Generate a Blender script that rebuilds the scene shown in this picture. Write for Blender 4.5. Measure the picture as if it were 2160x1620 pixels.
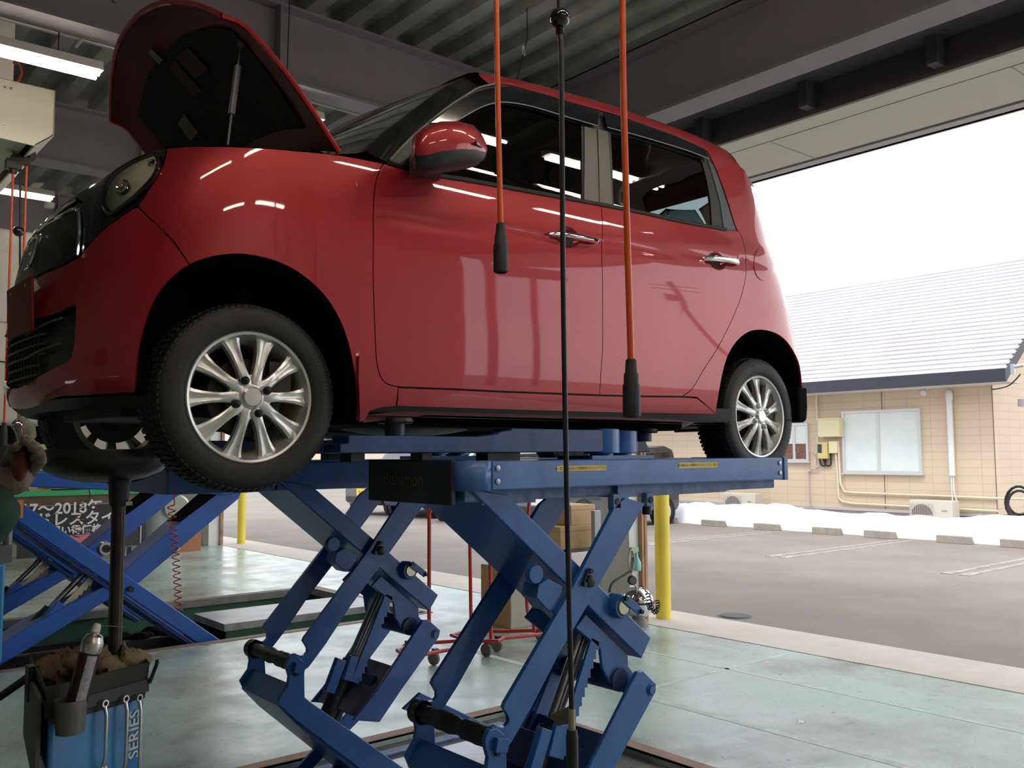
import bpy, math, random
from mathutils import Vector, Matrix, geometry
random.seed(7)
for o in list(bpy.data.objects): bpy.data.objects.remove(o)
SC = bpy.context.scene
COL = SC.collection
V = Vector
# ---------------------------------------------------------------- camera
F_PX, YAW, PIT, ROL = 1913.02, math.radians(50.024), math.radians(4.4108), math.radians(0.2965)
CAM = V((0, 0, 1.5))
def _cam_rows():
    s, c = math.sin(YAW), math.cos(YAW)
    M = Matrix(((s, -c, 0), (0, 0, 1), (c, s, 0)))
    c, s = math.cos(PIT), math.sin(PIT)
    P = Matrix(((1, 0, 0), (0, c, -s), (0, s, c)))
    c, s = math.cos(ROL), math.sin(ROL)
    Q = Matrix(((c, -s, 0), (s, c, 0), (0, 0, 1)))
    return Q @ P @ M
RC = _cam_rows()
cam_d = bpy.data.cameras.new('camera'); cam = bpy.data.objects.new('camera', cam_d); COL.objects.link(cam)
cam_d.sensor_width = 36; cam_d.lens = 36 * F_PX / 2160; cam_d.clip_start = .05; cam_d.clip_end = 400
m = Matrix((RC[0], RC[1], -RC[2])).transposed().to_4x4(); m.translation = CAM
cam.matrix_world = m
SC.camera = cam
def ray(px, py):
    return RC.transposed() @ V(((px - 1080) / F_PX, -(py - 810) / F_PX, 1))
def at(px, py, X=None, Y=None, Z=None):
    """point of the place seen at a pixel of the photograph, on a known wall, floor or face"""
    d = ray(px, py)
    i, v = (0, X) if X is not None else (1, Y) if Y is not None else (2, Z)
    return CAM + d * ((v - CAM[i]) / d[i])
# ---------------------------------------------------------------- light
W = bpy.data.worlds.new('overcast_sky'); SC.world = W; W.use_nodes = True
nt = W.node_tree; nt.nodes.clear()
wo = nt.nodes.new('ShaderNodeOutputWorld'); bg = nt.nodes.new('ShaderNodeBackground')
tc = nt.nodes.new('ShaderNodeTexCoord'); sx = nt.nodes.new('ShaderNodeSeparateXYZ'); cr = nt.nodes.new('ShaderNodeValToRGB')
nz = nt.nodes.new('ShaderNodeTexNoise'); nz.inputs['Scale'].default_value = 2.2; nz.inputs['Detail'].default_value = 5
mp = nt.nodes.new('ShaderNodeMapping'); mp.inputs['Scale'].default_value = (1, 1, 3)
cr2 = nt.nodes.new('ShaderNodeValToRGB'); mx = nt.nodes.new('ShaderNodeMixRGB'); mx.blend_type = 'MULTIPLY'; mx.inputs[0].default_value = 1
nt.links.new(tc.outputs['Generated'], sx.inputs[0]); nt.links.new(sx.outputs['Z'], cr.inputs[0])
nt.links.new(tc.outputs['Generated'], mp.inputs[0]); nt.links.new(mp.outputs[0], nz.inputs['Vector']); nt.links.new(nz.outputs['Fac'], cr2.inputs[0])
cr.color_ramp.elements[0].position = 0.0; cr.color_ramp.elements[0].color = (1.0, .975, .94, 1)
cr.color_ramp.elements[1].position = 0.6; cr.color_ramp.elements[1].color = (.93, .95, 1.0, 1)
cr2.color_ramp.elements[0].position = .40; cr2.color_ramp.elements[0].color = (.84, .88, .97, 1)
cr2.color_ramp.elements[1].position = .56; cr2.color_ramp.elements[1].color = (1, 1, 1, 1)
nt.links.new(cr.outputs[0], mx.inputs[1]); nt.links.new(cr2.outputs[0], mx.inputs[2])
nt.links.new(mx.outputs[0], bg.inputs[0]); nt.links.new(bg.outputs[0], wo.inputs[0])
bg.inputs[1].default_value = 1.5
sun_d = bpy.data.lights.new('sun', 'SUN'); sun = bpy.data.objects.new('sun', sun_d); COL.objects.link(sun)
sun_d.energy = .9; sun_d.angle = math.radians(12); sun_d.color = (1, .95, .88)
sun.rotation_euler = V((.52, .22, -.83)).to_track_quat('-Z', 'Y').to_euler()   # hazy sun behind the workshop, over its roof
VS = SC.view_settings
SC.display_settings.display_device = 'sRGB'
VS.view_transform = 'Standard'; VS.look = 'None'; VS.gamma = 1; VS.use_curve_mapping = False
VS.exposure = 0.52
# ---------------------------------------------------------------- materials
MATS = {}
def mat(name, col, rough=.5, metal=0, coat=0, var=0, vscale=4, col2=None, bump=0, bscale=60, spec=.5, emit=None, estr=0, alpha=1, trans=0, rvar=0, sheen=0):
    if name in MATS: return MATS[name]
    m = bpy.data.materials.new(name); m.use_nodes = True; n = m.node_tree.nodes; L = m.node_tree.links
    b = n['Principled BSDF']
    b.inputs['Base Color'].default_value = (*col, 1); b.inputs['Roughness'].default_value = rough
    b.inputs['Metallic'].default_value = metal; b.inputs['Coat Weight'].default_value = coat
    b.inputs['Coat Roughness'].default_value = .03; b.inputs['Specular IOR Level'].default_value = spec
    b.inputs['Transmission Weight'].default_value = trans
    if sheen: b.inputs['Sheen Weight'].default_value = sheen
    if emit: b.inputs['Emission Color'].default_value = (*emit, 1); b.inputs['Emission Strength'].default_value = estr
    if var or col2 or bump or rvar:
        t = n.new('ShaderNodeTexCoord')
        z = n.new('ShaderNodeTexNoise'); z.inputs['Scale'].default_value = vscale; z.inputs['Detail'].default_value = 6; z.inputs['Roughness'].default_value = .6
        L.new(t.outputs['Object'], z.inputs['Vector'])
        if var or col2:
            c2 = col2 or tuple(max(0, c * (1 - var)) for c in col)
            r = n.new('ShaderNodeValToRGB'); r.color_ramp.elements[0].position = .35; r.color_ramp.elements[1].position = .62
            r.color_ramp.elements[0].color = (*c2, 1); r.color_ramp.elements[1].color = (*col, 1)
            L.new(z.outputs['Fac'], r.inputs[0]); L.new(r.outputs[0], b.inputs['Base Color'])
        if rvar:
            mr = n.new('ShaderNodeMapRange'); mr.inputs[1].default_value = .3; mr.inputs[2].default_value = .7
            mr.inputs[3].default_value = max(.02, rough - rvar); mr.inputs[4].default_value = rough + rvar
            L.new(z.outputs['Fac'], mr.inputs[0]); L.new(mr.outputs[0], b.inputs['Roughness'])
        if bump:
            z2 = n.new('ShaderNodeTexNoise'); z2.inputs['Scale'].default_value = bscale; z2.inputs['Detail'].default_value = 3
            L.new(t.outputs['Object'], z2.inputs['Vector'])
            bu = n.new('ShaderNodeBump'); bu.inputs['Strength'].default_value = bump; bu.inputs['Distance'].default_value = .01
            L.new(z2.outputs['Fac'], bu.inputs['Height']); L.new(bu.outputs[0], b.inputs['Normal'])
    MATS[name] = m
    return m
def glassmat(name, tint, amount, rough=.0):
    """thin car or window glass: tinted see-through plus mirror-like reflection"""
    m = bpy.data.materials.new(name); m.use_nodes = True; n = m.node_tree.nodes; L = m.node_tree.links; n.clear()
    o = n.new('ShaderNodeOutputMaterial'); t = n.new('ShaderNodeBsdfTransparent'); t.inputs[0].default_value = (*tint, 1)
    g = n.new('ShaderNodeBsdfGlossy'); g.inputs['Roughness'].default_value = rough
    fr = n.new('ShaderNodeFresnel'); fr.inputs[0].default_value = 1.5
    a = n.new('ShaderNodeMath'); a.operation = 'ADD'; a.inputs[1].default_value = amount
    x = n.new('ShaderNodeMixShader')
    L.new(fr.outputs[0], a.inputs[0]); L.new(a.outputs[0], x.inputs[0]); L.new(t.outputs[0], x.inputs[1]); L.new(g.outputs[0], x.inputs[2]); L.new(x.outputs[0], o.inputs[0])
    MATS[name] = m
    return m
red_paint = mat('red_paint', (.36, .007, .016), .42, .35, 1.0)
black_gloss = mat('black_gloss', (.008, .008, .010), .08, 0, .6)
black_plastic = mat('black_plastic', (.014, .014, .016), .45)
black_matte = mat('black_matte', (.0035, .0035, .004), .9, spec=.1)
rubber = mat('rubber', (.0065, .0065, .007), .6, bump=.15, bscale=90)
chrome = mat('chrome', (.85, .86, .88), .08, 1)
alloy = mat('alloy', (.62, .62, .62), .30, .75)
alloy_dirty = mat('alloy_dirty', (.50, .47, .38), .4, .6, col2=(.26, .22, .14), vscale=9)
dark_steel = mat('dark_steel', (.05, .05, .055), .45, .7, var=.5)
steel = mat('steel', (.45, .45, .46), .32, 1, var=.3)
lift_blue = mat('lift_blue', (.020, .120, .38), .36, 0, .25, col2=(.015, .085, .29), vscale=6, bump=.08, bscale=40)
lift_blue_worn = mat('lift_blue_worn', (.13, .22, .42), .5, 0, 0, col2=(.05, .10, .24), vscale=14, bump=.1)
grease = mat('grease', (.008, .008, .009), .5, bump=.8, bscale=30)
yellow_paint = mat('yellow_paint', (.90, .74, .08), .38, var=.12, vscale=2)
orange_hose = mat('orange_hose', (.72, .10, .022), .35)
white_paint = mat('white_paint', (.78, .78, .76), .4)
cream = mat('cream', (.72, .70, .58), .45)
green_paint = mat('green_paint', (.05, .17, .09), .5, var=.3)
cardboard = mat('cardboard', (.52, .33, .16), .8, var=.12, vscale=3)
glass_dark = glassmat('tinted_glass', (.16, .20, .19), .03)
glass_clear = glassmat('clear_glass', (.42, .52, .50), .02)
# ---------------------------------------------------------------- mesh helpers
def tag(o, label=None, cat=None, group=None, kind=None):
    if label: o['label'] = label
    if cat: o['category'] = cat
    if group: o['group'] = group
    if kind: o['kind'] = kind
    return o
def empty(name, loc, label=None, cat=None, group=None):
    o = bpy.data.objects.new(name, None); COL.objects.link(o); o.location = loc; o.empty_display_size = .2
    o['_b'] = list(loc)
    return tag(o, label, cat, group)
def _base(p):
    while p is not None:
        if '_b' in p: return V(p['_b'])
        p = p.parent
    return V((0, 0, 0))
def link(name, me, material, parent=None):
    o = bpy.data.objects.new(name, me); COL.objects.link(o)
    if material: me.materials.append(material)
    if parent is not None:
        o.parent = parent
        if parent.type == 'EMPTY': o.matrix_parent_inverse = Matrix.Translation(-V(parent['_b']))
    return o
def frame_of(axis):
    a = V(axis).normalized(); u = a.orthogonal().normalized(); w = a.cross(u)
    return a, u, w
class MB:
    def __init__(s): s.v = []; s.f = []
    def add(s, vs, fs):
        k = len(s.v); s.v += [V(p) for p in vs]; s.f += [tuple(i + k for i in q) for q in fs]; return s
    def box(s, a, b):
        x0, y0, z0 = (min(p, q) for p, q in zip(a, b)); x1, y1, z1 = (max(p, q) for p, q in zip(a, b))
        return s.add([(x0, y0, z0), (x1, y0, z0), (x1, y1, z0), (x0, y1, z0), (x0, y0, z1), (x1, y0, z1), (x1, y1, z1), (x0, y1, z1)],
                     [(0, 3, 2, 1), (4, 5, 6, 7), (0, 1, 5, 4), (1, 2, 6, 5), (2, 3, 7, 6), (3, 0, 4, 7)])
    def obox(s, c, size, M=None):
        M = M or Matrix.Identity(3); h = V(size) / 2; c = V(c)
        vs = [c + M @ V((sx * h.x, sy * h.y, sz * h.z)) for sz in (-1, 1) for sy in (-1, 1) for sx in (-1, 1)]
        return s.add(vs, [(0, 2, 3, 1), (4, 5, 7, 6), (0, 1, 5, 4), (1, 3, 7, 5), (3, 2, 6, 7), (2, 0, 4, 6)])
    def prism(s, poly, vec):
        vec = V(vec); n = len(poly); p = [V(q) for q in poly]
        nn = V((0, 0, 0))
        for i in range(n): nn += (p[i] - p[0]).cross(p[(i + 1) % n] - p[0])
        if nn.dot(vec) > 0: p = p[::-1]
        return s.add(p + [q + vec for q in p], [tuple(range(n)), tuple(range(2 * n - 1, n - 1, -1))] + [(i, n + i, n + (i + 1) % n, (i + 1) % n) for i in range(n)])
    def plate(s, xz, y0, y1):
        return s.prism([(x, y0, z) for x, z in xz], (0, y1 - y0, 0))
    def tube(s, path, r, seg=10, caps=True, closed=False):
        P = [V(p) for p in path]; n = len(P); rs = r if isinstance(r, (list, tuple)) else [r] * n
        k = len(s.v); u = None; rings = []
        for i in range(n):
            if closed: d = P[(i + 1) % n] - P[i - 1]
            else: d = P[min(i + 1, n - 1)] - P[max(i - 1, 0)]
            if d.length < 1e-9: d = V((0, 0, 1))
            d.normalize()
            if u is None: u = d.orthogonal().normalized()
            u = (u - d * u.dot(d));
            if u.length < 1e-6: u = d.orthogonal()
            u.normalize(); w = d.cross(u)
            s.v += [P[i] + (u * math.cos(2 * math.pi * j / seg) + w * math.sin(2 * math.pi * j / seg)) * rs[i] for j in range(seg)]
        m = n if closed else n - 1
        for i in range(m):
            a, b = k + i * seg, k + ((i + 1) % n) * seg
            for j in range(seg): s.f.append((a + j, a + (j + 1) % seg, b + (j + 1) % seg, b + j))
        if caps and not closed:
            s.f.append(tuple(k + j for j in range(seg))[::-1]); s.f.append(tuple(k + (n - 1) * seg + j for j in range(seg)))
        return s
    def lathe(s, prof, org, axis=(0, 0, 1), seg=24, sx=1.0):
        a, u, w = frame_of(axis); org = V(org); k = len(s.v); n = len(prof)
        for r, h in prof:
            s.v += [org + a * h + (u * math.cos(2 * math.pi * j / seg) * sx + w * math.sin(2 * math.pi * j / seg)) * max(r, 1e-5) for j in range(seg)]
        for i in range(n - 1):
            for j in range(seg): s.f.append((k + i * seg + j, k + i * seg + (j + 1) % seg, k + (i + 1) * seg + (j + 1) % seg, k + (i + 1) * seg + j))
        return s
    def cyl(s, a, b, r, seg=20):
        a = V(a); b = V(b); return s.lathe([(0, 0), (r, 0), (r, (b - a).length), (0, (b - a).length)], a, b - a, seg)
    def sphere(s, c, r, seg=20, sc=(1, 1, 1)):
        k = len(s.v); n = max(6, seg // 2)
        s.lathe([(r * math.sin(math.pi * i / n), -r * math.cos(math.pi * i / n)) for i in range(n + 1)], (0, 0, 0), (0, 0, 1), seg)
        for i in range(k, len(s.v)): p = s.v[i]; s.v[i] = V(c) + V((p.x * sc[0], p.y * sc[1], p.z * sc[2]))
        return s
    def grid(s, rows, closed=False):
        k = len(s.v); n = len(rows[0])
        for r in rows: s.v += [V(p) for p in r]
        for i in range(len(rows) - 1):
            for j in range(n if closed else n - 1): s.f.append((k + i * n + j, k + i * n + (j + 1) % n, k + (i + 1) * n + (j + 1) % n, k + (i + 1) * n + j))
        return s
    def build(s, name, material, parent=None, ang=35, bevel=0, solid=0):
        me = bpy.data.meshes.new(name)
        off = _base(parent) if parent is not None else V((0, 0, 0))
        me.from_pydata([tuple(p) for p in s.v], [], s.f); me.validate()
        me.polygons.foreach_set('use_smooth', [True] * len(me.polygons))
        try: me.set_sharp_from_angle(angle=math.radians(ang))
        except Exception: pass
        o = link(name, me, material, parent)
        if solid:
            q = o.modifiers.new('t', 'SOLIDIFY'); q.thickness = solid; q.offset = -1
        if bevel:
            q = o.modifiers.new('b', 'BEVEL'); q.width = bevel; q.segments = 2; q.limit_method = 'ANGLE'; q.angle_limit = math.radians(40)
            q.harden_normals = True
        return o
def copy_tree(o, parent=None, off=None):
    c = o.copy(); COL.objects.link(c)
    if parent is not None: c.parent = parent
    for ch in list(o.children): copy_tree(ch, c)
    return c
def tubepts(pts, n=6):
    """smooth curve through points"""
    P = [V(p) for p in pts]; out = []
    for i in range(len(P) - 1):
        a, b, c, d = P[max(i - 1, 0)], P[i], P[i + 1], P[min(i + 2, len(P) - 1)]
        for k in range(n):
            t = k / n; out.append(.5 * ((2 * b) + (c - a) * t + (2 * a - 5 * b + 4 * c - d) * t * t + (3 * b - a - 3 * c + d) * t ** 3))
    out.append(P[-1]); return out
def text(name, body, material, parent, org, right, up, size, depth=.002, bold=0, align='CENTER'):
    cu = bpy.data.curves.new(name, 'FONT'); cu.body = body; cu.size = size; cu.extrude = depth; cu.align_x = align; cu.align_y = 'CENTER'
    cu.offset = bold; cu.resolution_u = 3
    t = bpy.data.objects.new(name, cu); COL.objects.link(t)
    bpy.context.view_layer.update()
    me = bpy.data.meshes.new_from_object(t.evaluated_get(bpy.context.evaluated_depsgraph_get()))
    bpy.data.objects.remove(t); bpy.data.curves.remove(cu)
    me.materials.clear()
    r = V(right).normalized(); u = V(up).normalized(); n = r.cross(u).normalized()
    M = Matrix((r, u, n)).transposed().to_4x4(); M.translation = V(org)
    me.transform(M); me.name = name
    o = link(name, me, material, parent)
    return o
# ================================================================ the setting
def struct(name, mb, m, **k):
    o = mb.build(name, m, None, **k) if isinstance(mb, MB) else mb
    o['kind'] = 'structure'; return o
def floor_mat():
    m = bpy.data.materials.new('green_epoxy_floor'); m.use_nodes = True; n = m.node_tree.nodes; L = m.node_tree.links; b = n['Principled BSDF']
    t = n.new('ShaderNodeTexCoord')
    def noise(sc, det, rough=.6, dist=0, mapping=(1, 1, 1)):
        mp = n.new('ShaderNodeMapping'); mp.inputs['Scale'].default_value = mapping; L.new(t.outputs['Object'], mp.inputs[0])
        z = n.new('ShaderNodeTexNoise'); z.inputs['Scale'].default_value = sc; z.inputs['Detail'].default_value = det
        z.inputs['Roughness'].default_value = rough; z.inputs['Distortion'].default_value = dist; L.new(mp.outputs[0], z.inputs['Vector']); return z.outputs['Fac']
    def ramp(f, a, b_, c0, c1):
        r = n.new('ShaderNodeValToRGB'); r.color_ramp.elements[0].position = a; r.color_ramp.elements[1].position = b_
        r.color_ramp.elements[0].color = (*c0, 1); r.color_ramp.elements[1].color = (*c1, 1); L.new(f, r.inputs[0]); return r.outputs[0]
    def mix(f, a, b_, mode='MIX'):
        x = n.new('ShaderNodeMixRGB'); x.blend_type = mode
        if isinstance(f, float): x.inputs[0].default_value = f
        else: L.new(f, x.inputs[0])
        L.new(a, x.inputs[1]); L.new(b_, x.inputs[2]); return x.outputs[0]
    base = ramp(noise(.55, 5, .55), .35, .65, (.37, .51, .43), (.49, .62, .55))
    dirt = ramp(noise(1.1, 8, .65, .6, (1, 1.7, 1)), .44, .60, (0, 0, 0), (1, 1, 1))
    # greyer wear close to the near lift and the lane out of the bay
    base = mix(ramp(noise(.8, 7, .6, .8), .47, .63, (0, 0, 0), (1, 1, 1)), base, ramp(noise(3, 4), .4, .6, (.25, .275, .235), (.38, .40, .36)))
    spots = ramp(noise(14, 5, .6, 1.2), .655, .70, (1, 1, 1), (.36, .36, .34))
    base = mix(1.0, base, spots, 'MULTIPLY')
    L.new(base, b.inputs['Base Color'])
    rr = n.new('ShaderNodeMapRange'); rr.inputs[1].default_value = .3; rr.inputs[2].default_value = .7; rr.inputs[3].default_value = .16; rr.inputs[4].default_value = .42
    L.new(noise(2.5, 6), rr.inputs[0]); L.new(rr.outputs[0], b.inputs['Roughness'])
    b.inputs['Specular IOR Level'].default_value = .6
    bu = n.new('ShaderNodeBump'); bu.inputs['Strength'].default_value = .06; bu.inputs['Distance'].default_value = .02
    L.new(noise(9, 6), bu.inputs['Height']); L.new(bu.outputs[0], b.inputs['Normal'])
    return m
m_floor = floor_mat()
concrete = mat('concrete', (.70, .63, .55), .75, var=.12, vscale=2.5, bump=.1)
concrete_dark = mat('concrete_dark', (.20, .19, .17), .8, var=.4, vscale=5, bump=.2)
asphalt = mat('asphalt', (.285, .250, .215), .85, col2=(.235, .205, .175), vscale=.7, bump=.35, bscale=120)
snow = mat('snow', (.90, .90, .93), .7, bump=.3, bscale=6)
deck_m = mat('deck_metal', (.31, .315, .30), .4, .25, var=.35, vscale=3)
beam_m = mat('beam_paint', (.285, .262, .290), .55, var=.12, vscale=3)
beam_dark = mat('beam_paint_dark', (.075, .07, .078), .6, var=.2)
soffit_m = mat('soffit_panel', (.66, .645, .56), .55, var=.06, vscale=1.5)
trim_brown = mat('joint_trim', (.42, .24, .15), .6, var=.3, vscale=12)
wall_grey = mat('wall_grey', (.40, .41, .38), .6, var=.06)
# floor pieces around the two recessed lift pits
fl = MB()
XR = 6.12
for a, b in (((-6, -8), (XR, 2.02)), ((3.52, 2.02), (XR, 4.22)), ((-6, 4.22), (XR, 7.29)), ((4.99, 7.29), (XR, 9.52)), ((-6, 9.52), (XR, 19))):
    fl.box((a[0], a[1], -.12), (b[0], b[1], 0))
struct('floor', fl, m_floor)
pit = MB()
for y0, y1, x1 in ((2.02, 4.22, 3.52), (7.29, 9.52, 4.99)):
    pit.box((-6, y0, -.34 if y0 > 5 else -.08), (x1, y1, -.30 if y0 > 5 else -.035))
struct('trim_1', pit, concrete_dark)
pw = MB()
pw.box((-6, 9.50, -.30), (4.99, 9.52, -.06)); pw.box((-6, 7.29, -.30), (4.99, 7.31, -.06)); pw.box((4.97, 7.31, -.30), (4.99, 9.5, -.06))
pw.box((3.32, 7.94, -.30), (4.97, 7.96, -.05)); pw.box((3.31, 8.63, -.30), (4.97, 8.65, -.05))
struct('trim_2', pw, mat('pit_green', (.045, .15, .085), .5, var=.2))
st = MB(); st.box((3.30, 7.93, -.06), (4.985, 8.66, .004))
struct('trim_3', st, mat('slab_grey', (.50, .52, .50), .35, col2=(.30, .31, .30), vscale=5))
st = MB(); st.box((1.2, 3.30, -.04), (3.22, 3.94, -.012)); st.box((1.2, 2.42, -.04), (3.34, 3.0, -.015))
struct('trim_4', st, mat('pit_plate', (.62, .64, .68), .35, .2, col2=(.45, .38, .30), vscale=5))
ed = MB()
for a, b in (((-6, 9.46), (5.03, 9.52)), ((4.93, 7.25), (4.99, 9.52)), ((-6, 7.25), (4.99, 7.31))): ed.box((a[0], a[1], -.07), (b[0], b[1], .003))
struct('trim_5', ed, mat('pit_edge_grey', (.27, .26, .25), .6, var=.3, vscale=8))
jt = MB()
jt.box((-6, 4.22, -.01), (3.60, 4.30, .004)); jt.box((3.52, 2.0, -.01), (3.60, 4.22, .004)); jt.box((-6, 7.21, -.01), (5.05, 7.25, .005)); jt.box((4.99, 7.25, -.01), (5.05, 9.56, .005))
jt.box((-6, 9.52, -.01), (5.05, 9.56, .005))
struct('trim_6', jt, trim_brown)
ln = MB()
ln.box((4.27, -2, 0), (4.33, 6.9, .0012)); ln.box((4.33, 3.97, 0), (6.05, 4.01, .0012)); ln.box((5.27, -2, 0), (5.30, 4.8, .0012))
struct('trim_7', ln, mat('worn_line', (.70, .76, .70), .5, var=.3, vscale=9))
ap = MB(); ap.box((XR, -8, -.14), (6.83, 19, .0)); ap.box((XR, -8, .0), (XR + .03, 19, .004))
struct('trim_8', ap, concrete)
gr = MB(); gr.box((6.83, -40, -.2), (120, 90, -.02)); gr.box((-60, -60, -.2), (6.83, -8, -.02))
struct('ground', gr, asphalt)
pc0 = at(1690, 1523, Z=0); sp = MB(); rg = random.Random(4)
sp.prism([V((pc0.x + math.cos(a * .5236) * r_, pc0.y + math.sin(a * .5236) * r_ * .8, .0005)) for a, r_ in enumerate((.05, .018, .07, .02, .03, .016, .06, .022, .035, .018, .028, .016))], (0, 0, .0015))
tag(sp.build('paint_splash', mat('splash_white', (.85, .86, .85), .5)), 'small white paint splash on the green floor at the lower right', 'paint splash')
# worn parking bay lines (pairs) and their end marks
pl = MB()
for y in (10.2, 7.62, 5.05, 2.5, 12.8, 15.4, 18):
    for dy in (0, .22): pl.box((11.75, y + dy, -.02), (15.3, y + dy + .075, -.014))
    for dy in (-.02, .2): pl.box((11.5, y + dy, -.02), (11.85, y + dy + .13, -.012))
struct('trim_9', pl, mat('faded_line', (.46, .42, .37), .8, col2=(.29, .26, .22), vscale=9))
# concrete wheel stops
def wheel_stop(y):
    x = 15.36
    mb = MB(); mb.prism([(x, y, -.02), (x + .04, y + .02, .1), (x + .13, y + .02, .1), (x + .17, y, -.02)], (0, .56, 0))
    o = mb.build('wheel_stop', mat('stop_concrete', (.34, .30, .25), .85, var=.2, vscale=6, bump=.2), bevel=.01)
    return o
stops = [12.9, 11.62, 10.32, 9.02, 7.98, 6.68, 5.66, 4.4]
names = ['concrete wheel stop beside the tyre of the dark parked car', 'concrete wheel stop before the snow, second from the parked car',
         'concrete wheel stop before the snow, third from the parked car', 'concrete wheel stop below the electric meters of the tan house',
         'concrete wheel stop below the large window of the tan house', 'concrete wheel stop below the white downpipe of the tan house',
         'concrete wheel stop nearest the right edge, below the outdoor air conditioner', 'concrete wheel stop beyond the right edge']
for y, nm in zip(stops[:7], names):
    tag(wheel_stop(y), nm, 'wheel stop', 'concrete wheel stops along the snow bank')
mh = MB(); c = at(1550, 1300, Z=-.02); mh.lathe([(0, .012), (.13, .012), (.135, .004), (.16, .002)], c, seg=28)
tag(mh.build('manhole_cover', mat('cast_iron', (.10, .095, .09), .6, var=.4, vscale=20, bump=.5)), 'small round iron manhole cover in the asphalt outside the bay', 'manhole cover')
# snow banks: lumpy ridge in front of the neighbouring house
def bank(name, x0, x1, y0, y1, h, seed, label, ny=90):
    r = random.Random(seed); ph = [r.uniform(0, 6.28) for _ in range(8)]
    rows = []
    for i in range(11):
        t = i / 10; row = []
        for j in range(ny):
            y = y0 + (y1 - y0) * j / (ny - 1)
            e = h * (1 + .12 * math.sin(y * 1.1 + ph[0]) + .06 * math.sin(y * 2.7 + ph[1]) + .04 * math.sin(y * 6.3 + ph[2]))
            f = math.sin(math.pi * min(1, t * 1.0)) ** .55 if t < .5 else math.sin(math.pi * t) ** .5
            z = -.03 + e * f * (1 + .06 * math.sin(y * 9 + t * 14 + ph[3]))
            x = x0 + (x1 - x0) * t + .07 * math.sin(y * 3.1 + ph[4]) * (1 - t) + .04 * math.sin(y * 8 + ph[5])
            row.append((x, y, z))
        rows.append(row)
    o = MB().grid(rows).build(name, snow, ang=80)
    return tag(o, label, 'snow', kind='stuff')
bank('snow_bank', 15.66, 16.9, -6, 14.4, .40, 3, 'long white ploughed snow bank in front of the tan house')
bank('snow_bank', 22.5, 27, 22, 60, .75, 9, 'white snow pile far across the lot behind the yellow posts')
# ---------------------------------------------------------------- roof structure
dk = MB(); rows = []; x = -6.0; prof = []
while x < 6.0:
    prof += [(x, 4.62), (x + .10, 4.62), (x + .135, 4.70), (x + .27, 4.70), (x + .305, 4.62)]; x += .305
rows = [[(px_, y, z) for px_, z in prof] for y in (-3.2, 5, 19)]
dk.grid(rows)
struct('ceiling', dk, deck_m, ang=20, solid=.01)
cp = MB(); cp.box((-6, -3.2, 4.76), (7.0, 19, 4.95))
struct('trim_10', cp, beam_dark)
def ibeam(a, b, depth, width, m, name, stiff=()):
    """I-beam along X (a,b are end x) at (y, bottom z)"""
    mb = MB()
    return mb
def beam_x(name, y, z0, z1, x0=-6, x1=5.95):
    mb = MB(); mb.box((x0, y - .1, z0), (x1, y + .1, z0 + .02)); mb.box((x0, y - .006, z0 + .02), (x1, y + .006, z1 - .02)); mb.box((x0, y - .1, z1 - .02), (x1, y + .1, z1))
    for s in (2.66, 5.2, .1, -2.4): mb.box((s, y - .095, z0 + .02), (s + .012, y + .095, z1 - .02))
    return struct(name, mb, beam_m)
beam_x('trim_11', 5.72, 4.06, 4.61); beam_x('trim_12', 8.6, 4.06, 4.61); beam_x('trim_13', 11.6, 4.06, 4.61); beam_x('trim_14', 15, 4.06, 4.61); beam_x('trim_15', 2.4 - 3.2, 4.06, 4.61)
# secondary purlins and the dark gap in the beam seen over the lamp
yb = MB()   # beam along Y just inside the front cladding
yb.box((5.10, -3.2, 4.05), (5.34, 19, 4.075)); yb.box((5.21, -3.2, 4.07), (5.225, 19, 4.60)); yb.box((5.10, -3.2, 4.585), (5.34, 19, 4.61))
struct('trim_16', yb, beam_m)
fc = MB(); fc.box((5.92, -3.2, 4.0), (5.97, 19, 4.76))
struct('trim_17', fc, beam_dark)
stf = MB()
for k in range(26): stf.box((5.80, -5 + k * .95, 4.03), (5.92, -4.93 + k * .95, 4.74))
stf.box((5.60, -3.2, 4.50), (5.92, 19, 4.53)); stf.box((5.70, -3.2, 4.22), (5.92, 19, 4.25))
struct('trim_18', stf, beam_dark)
sf = MB(); sf.box((5.93, -3.2, 3.985), (6.14, 19, 4.0)); sf.box((6.155, -3.2, 3.985), (6.80, 19, 4.0))
for k in range(9): pass
struct('wall_front', sf, soffit_m)
dg = MB(); dg.box((6.13, -3.2, 3.99), (6.16, 19, 4.03)); dg.box((6.80, -3.2, 3.985), (6.83, 19, 4.0))
struct('trim_19', dg, mat('groove_dark', (.16, .15, .13), .6))
fa = MB(); fa.box((6.83, -3.2, 3.975), (6.97, 19, 4.02)); fa.box((6.93, -3.2, 3.975), (6.99, 19, 4.95))
struct('trim_20', fa, mat('fascia_grey', (.50, .48, .50), .5))
jn = MB()
for k in range(14): jn.box((6.165, -5 + k * 1.82, 3.982), (6.97, -4.992 + k * 1.82, 3.986))
struct('trim_21', jn, mat('joint_grey', (.36, .36, .31), .6))
# pipes and hangers under the deck
pp = MB(); pp.tube([at(243, 0, Z=4.3), at(160, 98, Z=4.3)], .012); pp.tube([(-2, 6.5, 4.35), (5, 6.5, 4.35)], .016)
pp.tube([at(160, 0, Z=4.5), at(155, 30, Z=4.45), at(143, 50, Z=4.42), at(165, 58, Z=4.4), at(190, 66, Z=4.38)], .012)
struct('trim_22', pp, mat('conduit', (.34, .34, .33), .4, .5))
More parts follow.
